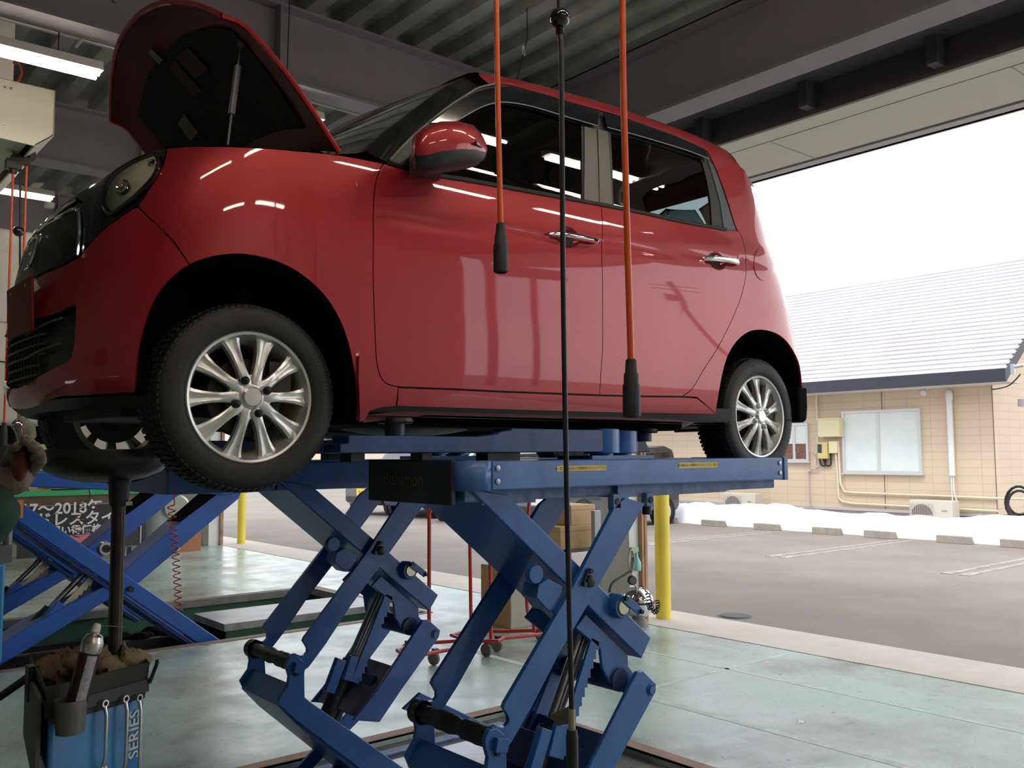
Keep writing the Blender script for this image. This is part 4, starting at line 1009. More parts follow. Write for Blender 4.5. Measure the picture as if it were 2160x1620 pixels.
# tailgate and rear lamps
tg = [(XR + .345, 2.80), (XR + .41, 2.5), (XR + .435, 2.1), (XR + .435, 1.86), (SR, 1.86), (SR, 2.84)]
for pts, m_, nm in (([(XR + .44, 1.86), (SR, 1.86), (SR, 2.40), (XR + .42, 2.40)], red_paint, 'tailgate'), ([(XR + .41, 2.42), (SR, 2.42), (SR, 2.84), (XR + .37, 2.80)], glass_dark, 'rear_window'), ([(XR + .44, 1.62), (SR, 1.62), (SR, 1.85), (XR + .44, 1.85)], red_paint, 'rear_bumper')):
    ob = panel(nm, pts, m_, car, .05); mirror(ob)
tl = panel('tail_lamp', [(XR + .36, 2.12), (XR + .43, 2.12), (XR + .41, 2.42), (XR + .35, 2.44)], mat('tail_red', (.5, .02, .02), .1, 0, .5), car, .03, off=.004, th=.004); mirror(tl)
# seats and dash seen dimly through the glass
mb = MB()
for y in (2.86, 3.52):
    mb.obox((2.35, y, 2.08), (.50, .48, .16)); mb.obox((2.62, y, 2.36), (.14, .46, .62), Matrix.Rotation(.25, 3, 'Y')); mb.obox((2.72, y, 2.72), (.09, .24, .18), Matrix.Rotation(.2, 3, 'Y'))
mb.obox((3.35, 3.2, 2.08), (.5, 1.15, .16)); mb.obox((3.62, 3.2, 2.34), (.14, 1.1, .56), Matrix.Rotation(.3, 3, 'Y')); mb.box((1.55, 2.56, 2.18), (1.80, 3.84, 2.40))
mb.build('seats', mat('seat_cloth', (.03, .03, .032), .9), car, bevel=.03)
mb = MB(); mb.tube([V((1.98, 3.5 + .18 * math.cos(t * .3491), 2.36 + .17 * math.sin(t * .3491))) for t in range(18)], .014, 8, closed=True); mb.build('steering_wheel', black_plastic, car)
mb = MB(); mb.box((1.5, 2.55, 1.70), (3.9, 3.85, 1.74)); mb.build('cabin_floor', black_matte, car)
# ---- wheels
def wheel(c, side, rot, label=None):
    """rim is the wheel mesh; tyre, cap, nuts and brake hang on it. side -1 faces the viewer"""
    c = V(c); n = V((0, side, 0)); ex = V((1, 0, 0)); ez = V((0, 0, 1))
    def P(r, a, h): return c + (ex * math.cos(a) + ez * math.sin(a)) * r + n * h
    mb = MB()
    mb.lathe([(.1945, -.006), (.1945, .0), (.191, .004), (.184, .002), (.180, -.010), (.176, -.016), (.170, -.030)], c, n, 72)
    for k in range(10):
        a0 = rot + 2 * math.pi * k / 10
        R_ = [.030, .052, .080, .110, .140, .164, .181]; Wd = [.020, .0165, .0140, .0150, .0185, .0245, .0320]; Hh = [.000, .004, .002, -.002, -.007, -.011, -.012]; rows = []
        for r, w, h in zip(R_, Wd, Hh):
            g = -.0035 if r > .1 else .001
            row = []
            for q, dh in ((-1, -.026), (-1, -.004), (-.62, 0), (-.25, g), (0, g * 1.3), (.25, g), (.62, 0), (1, -.004), (1, -.026)):
                row.append(P(math.hypot(r, q * w), a0 + math.atan2(q * w, r), h + dh))
            rows.append(row)
        mb.grid(rows)
    for k in range(10):   # webs between spoke pairs near the hub
        a0 = rot + 2 * math.pi * (k + .5) / 10; rows = []
        for h0 in (-.004, -.022):
            rows.append([P(.064 + .034 * (abs(t) ** 2.2), a0 + t * .235, h0 - .004) for t in (-1, -.8, -.6, -.3, 0, .3, .6, .8, 1)])
        mb.grid(rows); mb.grid([[P(.03, a0 + t * .32, -.002) for t in (-1, -.8, -.6, -.3, 0, .3, .6, .8, 1)], rows[0]])
    mb.lathe([(0, .003), (.036, .003), (.042, -.002), (.046, -.012)], c, n, 40)
    w_ = mb.build('wheel', alloy, car, ang=40)
    mb = MB(); mb.lathe([(.178, -.018), (.170, -.030), (.160, -.060), (.160, -.135), (.182, -.150), (.186, -.156)], c, n, 60); mb.build('rim_barrel', alloy_dirty, w_)
    mb = MB(); prof = [(.186, -.158), (.205, -.166), (.240, -.168), (.262, -.160), (.273, -.150), (.2735, -.135), (.2745, -.08), (.2735, -.024), (.273, -.010), (.262, .001), (.240, .008), (.214, .007), (.195, .001), (.1905, -.006)]
    mb.lathe(prof, c, n, 96)
    t_ = mb.build('tyre', rubber, w_, ang=60)
    mb = MB()
    for k in range(84):
        a = 2 * math.pi * k / 84
        for h0, h1 in ((-.030, -.004), (-.062, -.036), (-.100, -.068), (-.128, -.106), (-.158, -.134)):
            off_ = .012 if h0 in (-.062, -.128) else 0; da = .024; ro = .2795 if -.13 < h0 < -.03 else .2775
            ri = .262
            vs8 = [P(r, a + off_ + s_ * da, h) for r in (ri, ro) for h in (h0, h1) for s_ in (-1, 1)]
            if h1 > -.01: vs8[6] = P(ro - .007, a + off_ - da, h1); vs8[7] = P(ro - .007, a + off_ + da, h1)
            mb.add(vs8, [(4, 5, 7, 6), (0, 1, 5, 4), (2, 6, 7, 3), (0, 4, 6, 2), (1, 3, 7, 5)])
    mb.build('tread', rubber, t_, ang=30)
    mb = MB(); mb.lathe([(.031, .004), (.031, .010), (.026, .014), (0, .015)], c, n, 32); hc = mb.build('hub_cap', mat('cap_silver', (.72, .72, .72), .3, .9), w_)
    nut_m = dark_steel if c.x < 2 and side < 0 else alloy
    for k in range(4):
        a = math.radians(24) + k * math.pi / 2; q = P(.052, a, -.002)
        mb = MB(); mb.lathe([(.0165, -.006), (.0165, .0), (.0125, .001), (.0125, .012), (.0095, .018), (.005, .021), (0, .022)], q, n, 14); mb.build('lug_nut', nut_m, w_, ang=30)
    mb = MB(); mb.lathe([(0, -.045), (.115, -.045), (.118, -.05), (.118, -.062), (0, -.062)], c, n, 40); mb.lathe([(0, -.04), (.06, -.04), (.07, -.06), (.05, -.13), (0, -.13)], c, n, 24); mb.obox(c + V((.10, 0, .05)) - n * .055, (.07, .07, .12)); mb.build('brake_disc', mat('brake_dark', (.03, .028, .026), .5, .5), w_)
    return w_, t_
w1, t1 = wheel((1.118, 2.523, 1.670), -1, math.radians(2))
w2, t2 = wheel((3.638, 2.523, 1.670), -1, math.radians(18))
wheel((1.118, 3.877, 1.670), 1, .3)
wheel((3.638, 3.877, 1.670), 1, .1)
# sidewall lettering on the rear tyre
def arc_text(body, c, r, a_mid, size, par):
    n_ = len(body); da = size * .82 / r
    for i, ch in enumerate(body):
        if ch == ' ': continue
        a = a_mid + (n_ - 1) / 2 * da - i * da; rt = V((math.sin(a), 0, -math.cos(a))); up = V((math.cos(a), 0, math.sin(a)))
        yield text('lettering', ch, mat('sidewall_mark', (.045, .045, .047), .5), par, V(c) + up * r + V((0, -.0075, 0)), rt, up, size, .001)
def joined(objs, name):
    ms = MB()
    for o in objs:
        k = len(ms.v); ms.v += [v.co.copy() for v in o.data.vertices]; ms.f += [tuple(i + k for i in p.vertices) for p in o.data.polygons]
    m_ = objs[0].data.materials[0]; par = objs[0].parent
    for o in objs: bpy.data.objects.remove(o)
    return ms.build(name, m_, par)
joined(list(arc_text('BRIDGESTONE', (3.638, 2.523, 1.670), .237, math.radians(92), .022, t2)) + list(arc_text('BRIDGESTONE', (3.638, 2.523, 1.670), .237, math.radians(-60), .022, t2)), 'lettering')
joined(list(arc_text('BRIDGESTONE', (1.118, 2.523, 1.670), .237, math.radians(20), .022, t1)), 'lettering')
# ================================================================ near scissor lift (two platforms)
YN, YF = 2.30, 3.68            # outer plate planes of the two scissor units
def XZn(*pts): return [(lambda p: (p.x, p.z))(at(x, y, Y=YN)) for x, y in pts]
def XZf(*pts): return [(lambda p: (p.x, p.z))(at(x, y, Y=YF)) for x, y in pts]
def XZ(y, *pts): return [(lambda p: (p.x, p.z))(at(a, b, Y=y)) for a, b in pts]
logo_m = mat('logo_faded', (.09, .085, .04), .6)
def lift_unit(near):
    """built on the near planes; dy carries the far one to its place"""
    dy = 0 if near else YF - YN
    lab = ('near blue scissor lift platform under the close sill of the red car' if near else 'blue scissor lift unit behind, under the far side of the red car')
    r = empty('scissor_lift', (2.5, YN + dy + .2, -.12), lab, 'lift', 'blue scissor lift units under the red car')
    T = .018
    def pl(name, xz, y0, y1, m=lift_blue, bev=.004, par=r):
        mb = MB(); mb.plate(xz, y0 + dy, y1 + dy); return mb.build(name, m, par, bevel=bev)
    # upper box beam, running down to the right
    ub = XZn((1085, 1045), (1387, 1347), (1367, 1393), (1000, 1030))
    up = pl('upper_beam', ub, YN + .03, YN + .40, bev=.006)
    # outer link plates with their hooked lower ends
    arc = [(1066, 1483), (1063, 1493), (1069, 1503), (1074, 1513), (1074, 1524), (1068, 1532), (1058, 1535), (1051, 1533)]
    boss = [(1046, 1530), (1038, 1534), (1033, 1544)]
    link_ = XZn((1320, 1050), (1360, 1062), (1267, 1227), (1241, 1273), (1176, 1385), (1119, 1496), (1078, 1567), (1069, 1575)) + [(XZn((1071, 1575))[0])] + XZf((642, 1413), (643, 1471), (655, 1481))[0:0] + XZn((1050, 1590), (1033, 1575), (1028, 1555)) + XZn(*boss[::-1]) + XZn(*arc[::-1]) + XZn((1208, 1240), (1295, 1073))
    pl('link_plate', link_, YN, YN + T); pl('link_plate', link_, YN + .40, YN + .40 + T)
    # goose-neck plates between the roller shaft and the lower beam
    neck = XZf((612, 1384), (627, 1383), (640, 1395), (642, 1413), (643, 1471), (655, 1481), (851, 1620), (900, 1655), (840, 1690), (747, 1612), (629, 1523), (586, 1484), (588, 1474), (596, 1461), (606, 1447), (609, 1428), (605, 1414), (603, 1400))
    nk = pl('neck_plate', neck, YN - .002, YN + T); pl('neck_plate', XZf((612, 1384), (627, 1383), (640, 1395), (642, 1413), (646, 1471), (640, 1490), (600, 1500), (588, 1474), (606, 1447), (609, 1428), (603, 1400)), YN + .40, YN + .40 + T)
    lb = XZf((618, 1444), (590, 1490), (629, 1530), (800, 1668), (900, 1740), (960, 1700), (851, 1622), (640, 1482))
    pl('lower_beam', lb, YN + .02, YN + .40)
    # black greased roller shaft
    a = XZf((622, 1401))[0]; mb = MB(); P0, P1 = V((a[0], YN - .0 + dy, a[1])), V((a[0], YN + .41 + dy, a[1]))
    rr = random.Random(5); path = [P0.lerp(P1, t / 14) for t in range(15)]
    mb.tube(path, [.030 + rr.uniform(-.004, .006) for _ in path], 14); mb.lathe([(0, -.01), (.042, -.01), (.042, .03), (0, .03)], P1, (0, 1, 0), 20); mb.build('roller_shaft', grease, r)
    mb = MB(); q = XZf((624, 1406))[0]; mb.obox((q[0] + .01, YN - .012 + dy, q[1] - .005), (.05, .02, .045), Matrix.Rotation(.2, 3, 'Y')); mb.build('shaft_clamp', lift_blue, nk, bevel=.003)
    mb = MB(); q = XZf((624, 1422))[0]; mb.cyl((q[0], YN + dy, q[1]), (q[0], YN - .012 + dy, q[1]), .008, 10); mb.build('clamp_bolt', dark_steel, nk)
    # pivot bolt triangle, large pin with keeper, lower pins
    def pin(px, py, rad, name='pivot_pin', ysub=0, dark=False):
        a = XZn((px, py))[0]; mb = MB(); c = V((a[0], YN + .03 + dy - ysub, a[1]))
        mb.lathe([(rad, .02), (rad, -.02), (rad * .86, -.034), (rad * .70, -.034), (rad * .70, -.025)], c, (0, 1, 0), 28); o = mb.build(name, lift_blue if not dark else dark_steel, r)
        mb = MB(); mb.lathe([(rad * .68, 0), (rad * .68, -.030), (rad * .60, -.040), (0, -.040)], c, (0, 1, 0), 24); mb.build('pin_end', mat('pin_bare', (.50, .46, .34), .3, .9) if not dark else dark_steel, o); return o
    p_ = pin(1313, 1280, .044)
    a = XZn((1322, 1279))[0]; mb = MB(); mb.obox((a[0] + .015, YN - .014 + dy, a[1] + .005), (.10, .008, .030), Matrix.Rotation(.62, 3, 'Y')); mb.build('keeper_plate', lift_blue, p_, bevel=.002)
    mb = MB(); [mb.cyl((a[0] + .015 + q * .04, YN - .017 + dy, a[1] + .005 - q * .028), (a[0] + .015 + q * .04, YN - .028 + dy, a[1] + .005 - q * .028), .009, 6) for q in (-1, 1)]; mb.build('keeper_bolt', dark_steel, p_)
    a = XZn((1244, 1226))[0]; mb = MB(); c = V((a[0], YN + dy, a[1])); mb.lathe([(.0, -.014), (.012, -.014), (.020, -.010), (.022, 0)], c, (0, 1, 0), 20); o = mb.build('pivot_cap', dark_steel, r)
    mb = MB()
    for dx, dz in ((-.004, .036), (-.034, -.006)): mb.cyl(c + V((dx, 0, dz)), c + V((dx, -.016, dz)), .009, 8)
    mb.tube([c + V((-.036, -.006, .0)), c + V((-.01, -.006, .042))], .006, 6); mb.build('cap_bolt', dark_steel, o)
    pl_ = pin(1373, 1455, .026, 'lower_pin', 0, False); [setattr(c_.data, 'name', c_.data.name) for c_ in pl_.children]; [c_.data.materials.__setitem__(0, lift_blue) for c_ in pl_.children]
    # lower links going down to the left from the right-hand joint
    ll = XZn((1345, 1417), (1357, 1415), (1385, 1443), (1382, 1463), (1297, 1620), (1250, 1712), (1188, 1712), (1243, 1620))
    pl('lower_link', ll, YN, YN + T); pl('lower_link', ll, YN + .40, YN + .40 + T)
    q0, q1 = XZn((1345, 1440))[0], XZn((1205, 1700))[0]
    for t, nm in ((.74, 'cross_plate'),):
        c = V((q0[0] + (q1[0] - q0[0]) * t, YN + .21 + dy, q0[1] + (q1[1] - q0[1]) * t)); mb = MB(); ang = math.atan2(q0[1] - q1[1], q0[0] - q1[0])
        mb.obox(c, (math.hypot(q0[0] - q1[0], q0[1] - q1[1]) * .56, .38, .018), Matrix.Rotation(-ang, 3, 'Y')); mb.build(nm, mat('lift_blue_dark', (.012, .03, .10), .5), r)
    # joint bracket between upper beam and lower link
    bk = XZn((1262, 1300), (1350, 1385), (1352, 1412), (1375, 1440), (1345, 1470), (1318, 1455), (1297, 1418), (1292, 1375), (1240, 1330))
    pl('joint_bracket', bk, YN + .06, YN + .075); pl('joint_bracket', bk, YN + .33, YN + .345)
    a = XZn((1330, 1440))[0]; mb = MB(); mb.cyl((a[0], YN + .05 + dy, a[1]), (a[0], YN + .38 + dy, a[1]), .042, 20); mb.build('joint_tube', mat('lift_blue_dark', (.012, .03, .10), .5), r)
    # hydraulic rams with bright rods
    for yy, sh_x in ((YN + .13, 0), (YN + .24, 6)):
        A = XZ(yy, (1232 + sh_x, 1318))[0]; Bp = XZ(yy, (1145 + sh_x, 1570))[0]; C_ = XZ(yy, (1105, 1690))[0]
        a3, b3, c3 = V((A[0], yy + dy, A[1])), V((Bp[0], yy + dy, Bp[1])), V((C_[0], yy + dy, C_[1]))
        mb = MB(); mb.tube([a3.lerp(b3, .86), c3 + (c3 - b3) * .4], .036, 18); cyl_ = mb.build('hydraulic_ram', grease, r)
        mb = MB(); mb.tube([a3, a3.lerp(b3, .8)], .019, 14); mb.build('piston_rod', steel, cyl_)
    A = XZ(YN + .10, (1248, 1325))[0]; Bp = XZ(YN + .10, (1165, 1560))[0]; mb = MB(); a3 = V((A[0], YN + .10 + dy, A[1])); b3 = V((Bp[0], YN + .10 + dy, Bp[1]))
    mb.tube([a3, b3], .006, 8); mb.tube([a3 + V((.014, .02, 0)), b3 + V((.014, .02, 0))], .006, 8); mb.build('pressure_line', steel, r)
    # ratchet racks with teeth
    def rack(name, top, bot, wid, y, side, m):
        t_, b_ = V((XZ(y, top)[0][0], 0, XZ(y, top)[0][1])), V((XZ(y, bot)[0][0], 0, XZ(y, bot)[0][1])); d = (b_ - t_); L_ = d.length; d.normalize(); n_ = V((-d.z, 0, d.x)) * side
        P = [t_ - n_ * wid / 2]; N_ = int(L_ / .034); P.append(b_ - n_ * wid / 2); P.append(b_ + n_ * wid / 2)
        for k in range(N_ - 1, -1, -1):
            q = t_ + d * (k * .034 + .030); P.append(q + n_ * wid / 2); P.append(q - d * .004 + n_ * (wid / 2 + .012)); P.append(t_ + d * k * .034 + n_ * (wid / 2))
        pl(name, [(p.x, p.z) for p in P], y, y + .012, m, bev=0)
    rack('ratchet_rack', (1256, 1350), (1180, 1600), .040, YN + .06, 1, lift_blue)
    rack('ratchet_rack', (1205, 1340), (1120, 1560), .050, YN + .36, 1, lift_blue)
    # lower guide boxes round the ram
    g = XZn((1118, 1543), (1140, 1552), (1108, 1630), (1082, 1618))
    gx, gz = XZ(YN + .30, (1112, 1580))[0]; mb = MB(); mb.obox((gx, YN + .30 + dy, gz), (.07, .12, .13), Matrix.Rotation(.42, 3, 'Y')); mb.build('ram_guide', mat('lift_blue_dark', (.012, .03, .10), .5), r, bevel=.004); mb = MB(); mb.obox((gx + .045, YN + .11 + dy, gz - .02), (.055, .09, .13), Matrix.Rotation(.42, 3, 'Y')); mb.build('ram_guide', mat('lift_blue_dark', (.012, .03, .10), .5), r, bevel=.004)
    gx, gz = XZn((1150, 1590))[0]; mb = MB(); mb.obox((gx, YN + .035 + dy, gz), (.05, .03, .15), Matrix.Rotation(.42, 3, 'Y')); mb.obox((gx + .08, YN + .035 + dy, gz + .02), (.045, .02, .11), Matrix.Rotation(.35, 3, 'Y')); mb.build('guide_cheek', lift_blue, r, bevel=.003)
    # small block on the far beam side seen between the plates
    gx, gz = XZn((1136, 1212))[0]; mb = MB(); mb.lathe([(0, -.02), (.03, -.02), (.034, 0)], (gx, YN + .03 + dy, gz), (0, 1, 0), 20); mb.build('beam_boss', lift_blue, r)
    bl_ = XZn((1165, 1222), (1196, 1238), (1192, 1290), (1165, 1290), (1140, 1262), (1145, 1235))
    pl('stop_block', bl_, YN + .020, YN + .10, lift_blue)
    # base runners in the pit
    mb = MB(); mb.box((1.3, YN - .01 + dy, -.12), (3.35, YN + .07 + dy, -.02)); mb.build('base_runner', lift_blue_worn, r, bevel=.004)
    mb = MB(); mb.box((1.3, YN + .36 + dy, -.12), (3.35, YN + .44 + dy, -.02)); mb.build('base_runner', lift_blue_worn, r, bevel=.004)
    # lowest stage: links from beam ends to the base (below the picture)
    lo = [(1.98, .12), (2.06, .16), (3.20, -.02), (3.14, -.09)]
    pl('base_link', [(2.05, -.02), (2.16, -.02), (2.62, .30), (2.55, .36)], YN + .42, YN + .44); pl('base_link', [(3.05, -.02), (3.2, -.02), (2.52, .36), (2.42, .30)], YN + .02, YN + .04)
    # deck
    y0, y1 = YN + .04 + dy, YN + .56 + dy
    mb = MB(); mb.box((1.76, y0, 1.345), (3.47, y1, 1.470)); dk_ = mb.build('platform', lift_blue_worn if near else lift_blue, r, bevel=.005)
    mb = MB(); mb.box((1.76, y0, 1.470), (3.47, y1, 1.478)); mb.build('deck_plate', lift_blue, dk_)
    if near:
        f0 = XZ(2.29, (1030, 968), (1613, 963), (1613, 1011), (1030, 1033))
        mb = MB(); prof = [(1.725, 2.36), (1.735, 2.325), (1.765, 2.297), (1.80, 2.29), (1.825, 2.29)]
        mb.grid([[V((x, y, 1.478)) for x, y in prof], [V((x, y, 1.383)) for x, y in prof]]); mb.build('corner_cover', mat('lift_blue_daylit', (.060, .175, .46), .40, 0, .2, var=.25, vscale=8), r, solid=.006)  # lighter copy of the lift blue, standing in for daylight on this side
        mb = MB(); mb.box((1.712, 2.345, 1.337), (1.73, 2.852, 1.482)); fp = mb.build('front_plate', mat('front_plate_dark', (.018, .022, .032), .5, var=.3), r, bevel=.004)
        text('plate_logo', 'Bishamon', logo_m, fp, (1.7095, 2.62, 1.415), (0, -1, 0), (0, 0, 1), .062, .0005, .001)
        mb = MB(); mb.box((1.830, 2.285, 1.383), (3.455, 2.335, 1.478)); sc_ = mb.build('side_cover', MATS['lift_blue_daylit'], r, bevel=.006)
        mb = MB(); mb.box((3.462, 2.283, 1.381), (3.492, 2.80, 1.480)); mb.build('end_plate', MATS['lift_blue_daylit'], r, bevel=.004)
        mb = MB()
        for x in (1.852, 3.43):
            for z in (1.455, 1.412): mb.lathe([(.010, 0), (.009, -.004), (0, -.005)], (x, 2.284, z), (0, 1, 0), 12)
        mb.build('cover_bolt', steel, sc_)
        st_y = mat('sticker_yellow', (.66, .50, .10), .5); st_k = mat('sticker_black', (.03, .03, .02), .6)
        for (xa, za), (xb, zb), tx, al in ((XZ(2.284, (1174, 983))[0], XZ(2.284, (1279, 992))[0], '|<- 〓 車の重心はこの範囲内にセットして下さい', 0), (XZ(2.284, (1431, 976))[0], XZ(2.284, (1514, 986))[0], '車の重心はこの範囲内にセットして下さい 〓 ->|', 1)):
            mb = MB(); mb.box((xa, 2.2835, za), (xb, 2.285, zb)); s_ = mb.build('warning_sticker', st_y, sc_)
            text('sticker_text', tx, st_k, s_, ((xa + xb) / 2, 2.2833, (za + zb) / 2), (1, 0, 0), (0, 0, 1), (xb - xa) / 21.5, .0002)
        mb = MB(); mb.box((1.83, 2.335, 1.335), (2.06, 2.36, 1.385)); mb.build('frame_web', lift_blue_worn, r)
        mb = MB(); mb.prism([(2.45, 2.32, 1.384), (3.12, 2.32, 1.384), (3.12, 2.32, 1.352), (3.09, 2.32, 1.340), (2.45, 2.32, 1.338)], (0, .10, 0)); mb.build('guide_rail', lift_blue_worn, r)
        mb = MB(); mb.prism([(2.98, 2.40, 1.383), (3.42, 2.40, 1.383), (3.35, 2.40, 1.35), (2.98, 2.40, 1.35)], (0, .2, 0)); mb.build('end_wedge', lift_blue, r)
    else:
        mb = MB(); mb.box((1.30, y0, 1.342), (1.78, y1, 1.478)); mb.build('front_extension', lift_blue, r, bevel=.005)
        mb = MB(); mb.box((1.50, y0 - .012, 1.395), (1.60, y0, 1.425)); mb.build('side_tab', dark_steel, r, bevel=.003)
    # slider bracket under the deck
    for px in (1302, 1372):
        a = XZn((px, 1045))[0]; mb = MB(); mb.box((a[0] - .02, YN + .0 + dy, 1.30), (a[0] + .02, YN + .03 + dy, 1.352)); mb.build('slider_bracket', lift_blue_worn, r, bevel=.003)
        mb = MB(); mb.cyl((a[0], YN - .004 + dy, 1.325), (a[0], YN + .01 + dy, 1.325), .012, 8); mb.cyl((a[0], YN + .02 + dy, 1.27), (a[0], YN + .02 + dy, 1.30), .018, 12); mb.build('bracket_bolt', dark_steel, r)
    # swing arms and lifting pads
    ya = 2.50 + dy if near else 3.66
    arm_m = mat('arm_blue', (.016, .055, .19), .45, 0, .1, var=.3, vscale=7)
    s_ = 1 if near else -1
    mb = MB(); za, zb = 1.505, 1.592
    mb.plate([(1.40, za), (1.40, za + .028), (1.43, za + .030), (1.43, za + .056), (1.93, za + .056), (2.02, za + .064), (2.05, zb - .012), (2.09, zb - .006), (2.10, zb), (2.56, zb), (2.56, za)], ya, ya + .11)
    arm = mb.build('front_arm', arm_m, r, bevel=.004)
    mb = MB(); mb.cyl((2.62, ya + .07, 1.50), (2.62, ya + .07, 1.598), .075, 28); mb.cyl((2.78, ya + .12, 1.50), (2.78, ya + .12, 1.594), .075, 28); mb.obox((2.70, ya + .13, 1.547), (.20, .10, .08)); mb.build('arm_knuckle', mat('knuckle_blue', (.025, .13, .40), .30, 0, .3), r, bevel=.004)
    mb = MB(); mb.box((2.50, ya + .0, 1.478), (2.86, ya + .2, 1.492)); mb.cyl((2.62, ya + .07, 1.485), (2.62, ya + .07, 1.505), .05); mb.cyl((2.78, ya + .12, 1.485), (2.78, ya + .12, 1.505), .05); mb.build('knuckle_plate', lift_blue, r)
    mb = MB(); mb.plate([(2.78, za), (2.78, zb - .01), (2.98, zb - .025), (3.02, za)], ya + .16, ya + .26); mb.build('rear_arm', arm_m, r, bevel=.004)
    for x, y in ((1.635, ya + .055), (2.93, ya + .12)):
        top = 1.618 if x < 2 else 1.602
        mb = MB(); mb.cyl((x, y, 1.55), (x, y, top - .012), .034, 24); po = mb.build('pad_post', mat('post_dark', (.02, .03, .05), .35, .4), r)
        mb = MB(); mb.lathe([(0, 0), (.058, 0), (.062, .006), (.060, .018), (.0, .02)], (x, y, top - .016), seg=24); mb.build('rubber_pad', black_plastic, po)
    for x0, x1 in ((1.45, 1.50), (1.72, 1.76), (2.0, 2.15)): mb = MB(); mb.box((x0, ya + .02, 1.478), (x1, ya + .09, 1.506)); mb.build('arm_rest', dark_steel, r)
    return r
lift_unit(True); lift_unit(False)
# ================================================================ lift of the next bay
def XZb(*pts): return XZ(7.40, *pts)
def bay2():
    for k, dy in enumerate((0, 1.36)):
        r = empty('scissor_lift', (1.8, 7.4 + dy, -.2), ('blue scissor lift unit of the next bay, crossing behind the oil drainer pole', 'second blue scissor unit of the next bay, behind the first one')[k], 'lift', 'blue scissor lift units of the next bay')
        f_blue = mat('bay_blue', (.018, .115, .50), .42, 0, .15, var=.12, vscale=3)
        def beam(name, pts, y0, y1, m=None):
            mb = MB(); mb.plate(pts, y0 + dy, y1 + dy); return mb.build(name, m or f_blue, r, bevel=.008)
        beam('outer_beam', XZb((40, 1056), (467, 1352), (416, 1356), (39, 1100)), 7.40, 7.43)
        beam('outer_beam', XZb((40, 1056), (467, 1352), (416, 1356), (39, 1100)), 7.80, 7.83)
        beam('beam_web', XZb((28, 1095), (414, 1358), (404, 1364), (22, 1102)), 7.43, 7.80, mat('bay_blue_dark', (.012, .05, .22), .5))
        beam('inner_beam', XZb((470, 1035), (514, 1038), (508, 1052), (300, 1228), (237, 1263), (60, 1373), (-60, 1440), (-60, 1405), (60, 1325), (235, 1232), (384, 1100)), 7.44, 7.74)
        beam('beam_recess', XZb((355, 1100), (384, 1102), (470, 1037), (430, 1035)), 7.437, 7.44, black_matte)
        c = XZb((235, 1160))[0]
        mb = MB(); mb.lathe([(0, -.03), (.05, -.03), (.055, 0), (.055, .05)], (c[0], 7.56 + dy, c[1]), (0, 1, 0), 24); o = mb.build('joint_boss', mat('boss_grey', (.45, .46, .48), .35, .6), r)
        mb = MB(); mb.cyl((c[0], 7.52 + dy, c[1]), (c[0], 7.54 + dy, c[1]), .03); mb.build('joint_pin', dark_steel, o)
        mb = MB(); c2 = XZb((274, 1242))[0]; mb.cyl((c2[0], 7.36 + dy, c2[1]), (c2[0], 7.40 + dy, c2[1]), .022, 12); mb.build('joint_pin', dark_steel, r)
        A, B_ = XZb((200, 1205))[0], XZb((118, 1290))[0]
        a3, b3 = V((A[0], 7.58 + dy, A[1])), V((B_[0], 7.58 + dy, B_[1]))
        mb = MB(); mb.tube([a3, b3], .022, 12); mb.build('piston_rod', steel, r)
        mb = MB(); mb.tube([b3, b3 + (b3 - a3) * 1.4], .045, 14); mb.build('hydraulic_ram', black_plastic, r)
        mb = MB(); d = (b3 - a3).normalized(); n_ = V((-d.z, 0, d.x)); P = [a3 + n_ * .03, b3 + n_ * .03, b3 + n_ * .07]
        N_ = 8; L_ = (b3 - a3).length
        for q in range(N_ - 1, -1, -1): P += [a3 + d * (L_ * (q + .9) / N_) + n_ * .07, a3 + d * (L_ * (q + .8) / N_) + n_ * .085, a3 + d * (L_ * q / N_) + n_ * .07]
        mb.plate([(p.x, p.z) for p in P], 7.50 + dy, 7.52 + dy); mb.build('ratchet_rack', mat('rack_cream', (.60, .56, .38), .5), r)
        g = XZb((122, 1290))[0]; mb = MB(); mb.obox((g[0], 7.50 + dy, g[1] - .02), (.09, .10, .16), Matrix.Rotation(.65, 3, 'Y')); mb.build('ram_guide', f_blue, r, bevel=.005)
        y0 = 7.36 + dy; mb = MB(); a = XZ(7.36, (-60, 993), (508, 1003), (508, 1040), (480, 1044), (-60, 1022)); mb.plate(a, y0, y0 + .50); mb.build('platform', f_blue, r, bevel=.01)
        mb = MB(); q = XZ(7.36, (350, 1001), (480, 1003), (478, 1030), (352, 1022)); mb.plate(q, y0 - .02, y0); mb.build('platform_side_box', mat('bay_blue_dark', (.012, .05, .22), .5), r, bevel=.004)
        mb = MB(); q = XZb((368, 1016))[0]; mb.lathe([(0, -.03), (.02, -.03), (.02, 0)], (q[0], y0 - .02, q[1]), (0, 1, 0), 14); mb.build('platform_pin', steel, r)
        mb = MB(); mb.box((.6, 7.40 + dy, -.30), (3.6, 7.50 + dy, -.20)); mb.box((.6, 7.74 + dy, -.30), (3.6, 7.84 + dy, -.20)); mb.build('base_frame', dark_steel, r)
        mb = MB(); [mb.sphere((2.6 + .09 * i, 7.5 + .12 * (i % 3) + dy, -.22 + .02 * (i % 2)), .08, 10, (1.2, .8, .7)) for i in range(9)]; mb.build('floor_hoses', black_matte, r)
bay2()
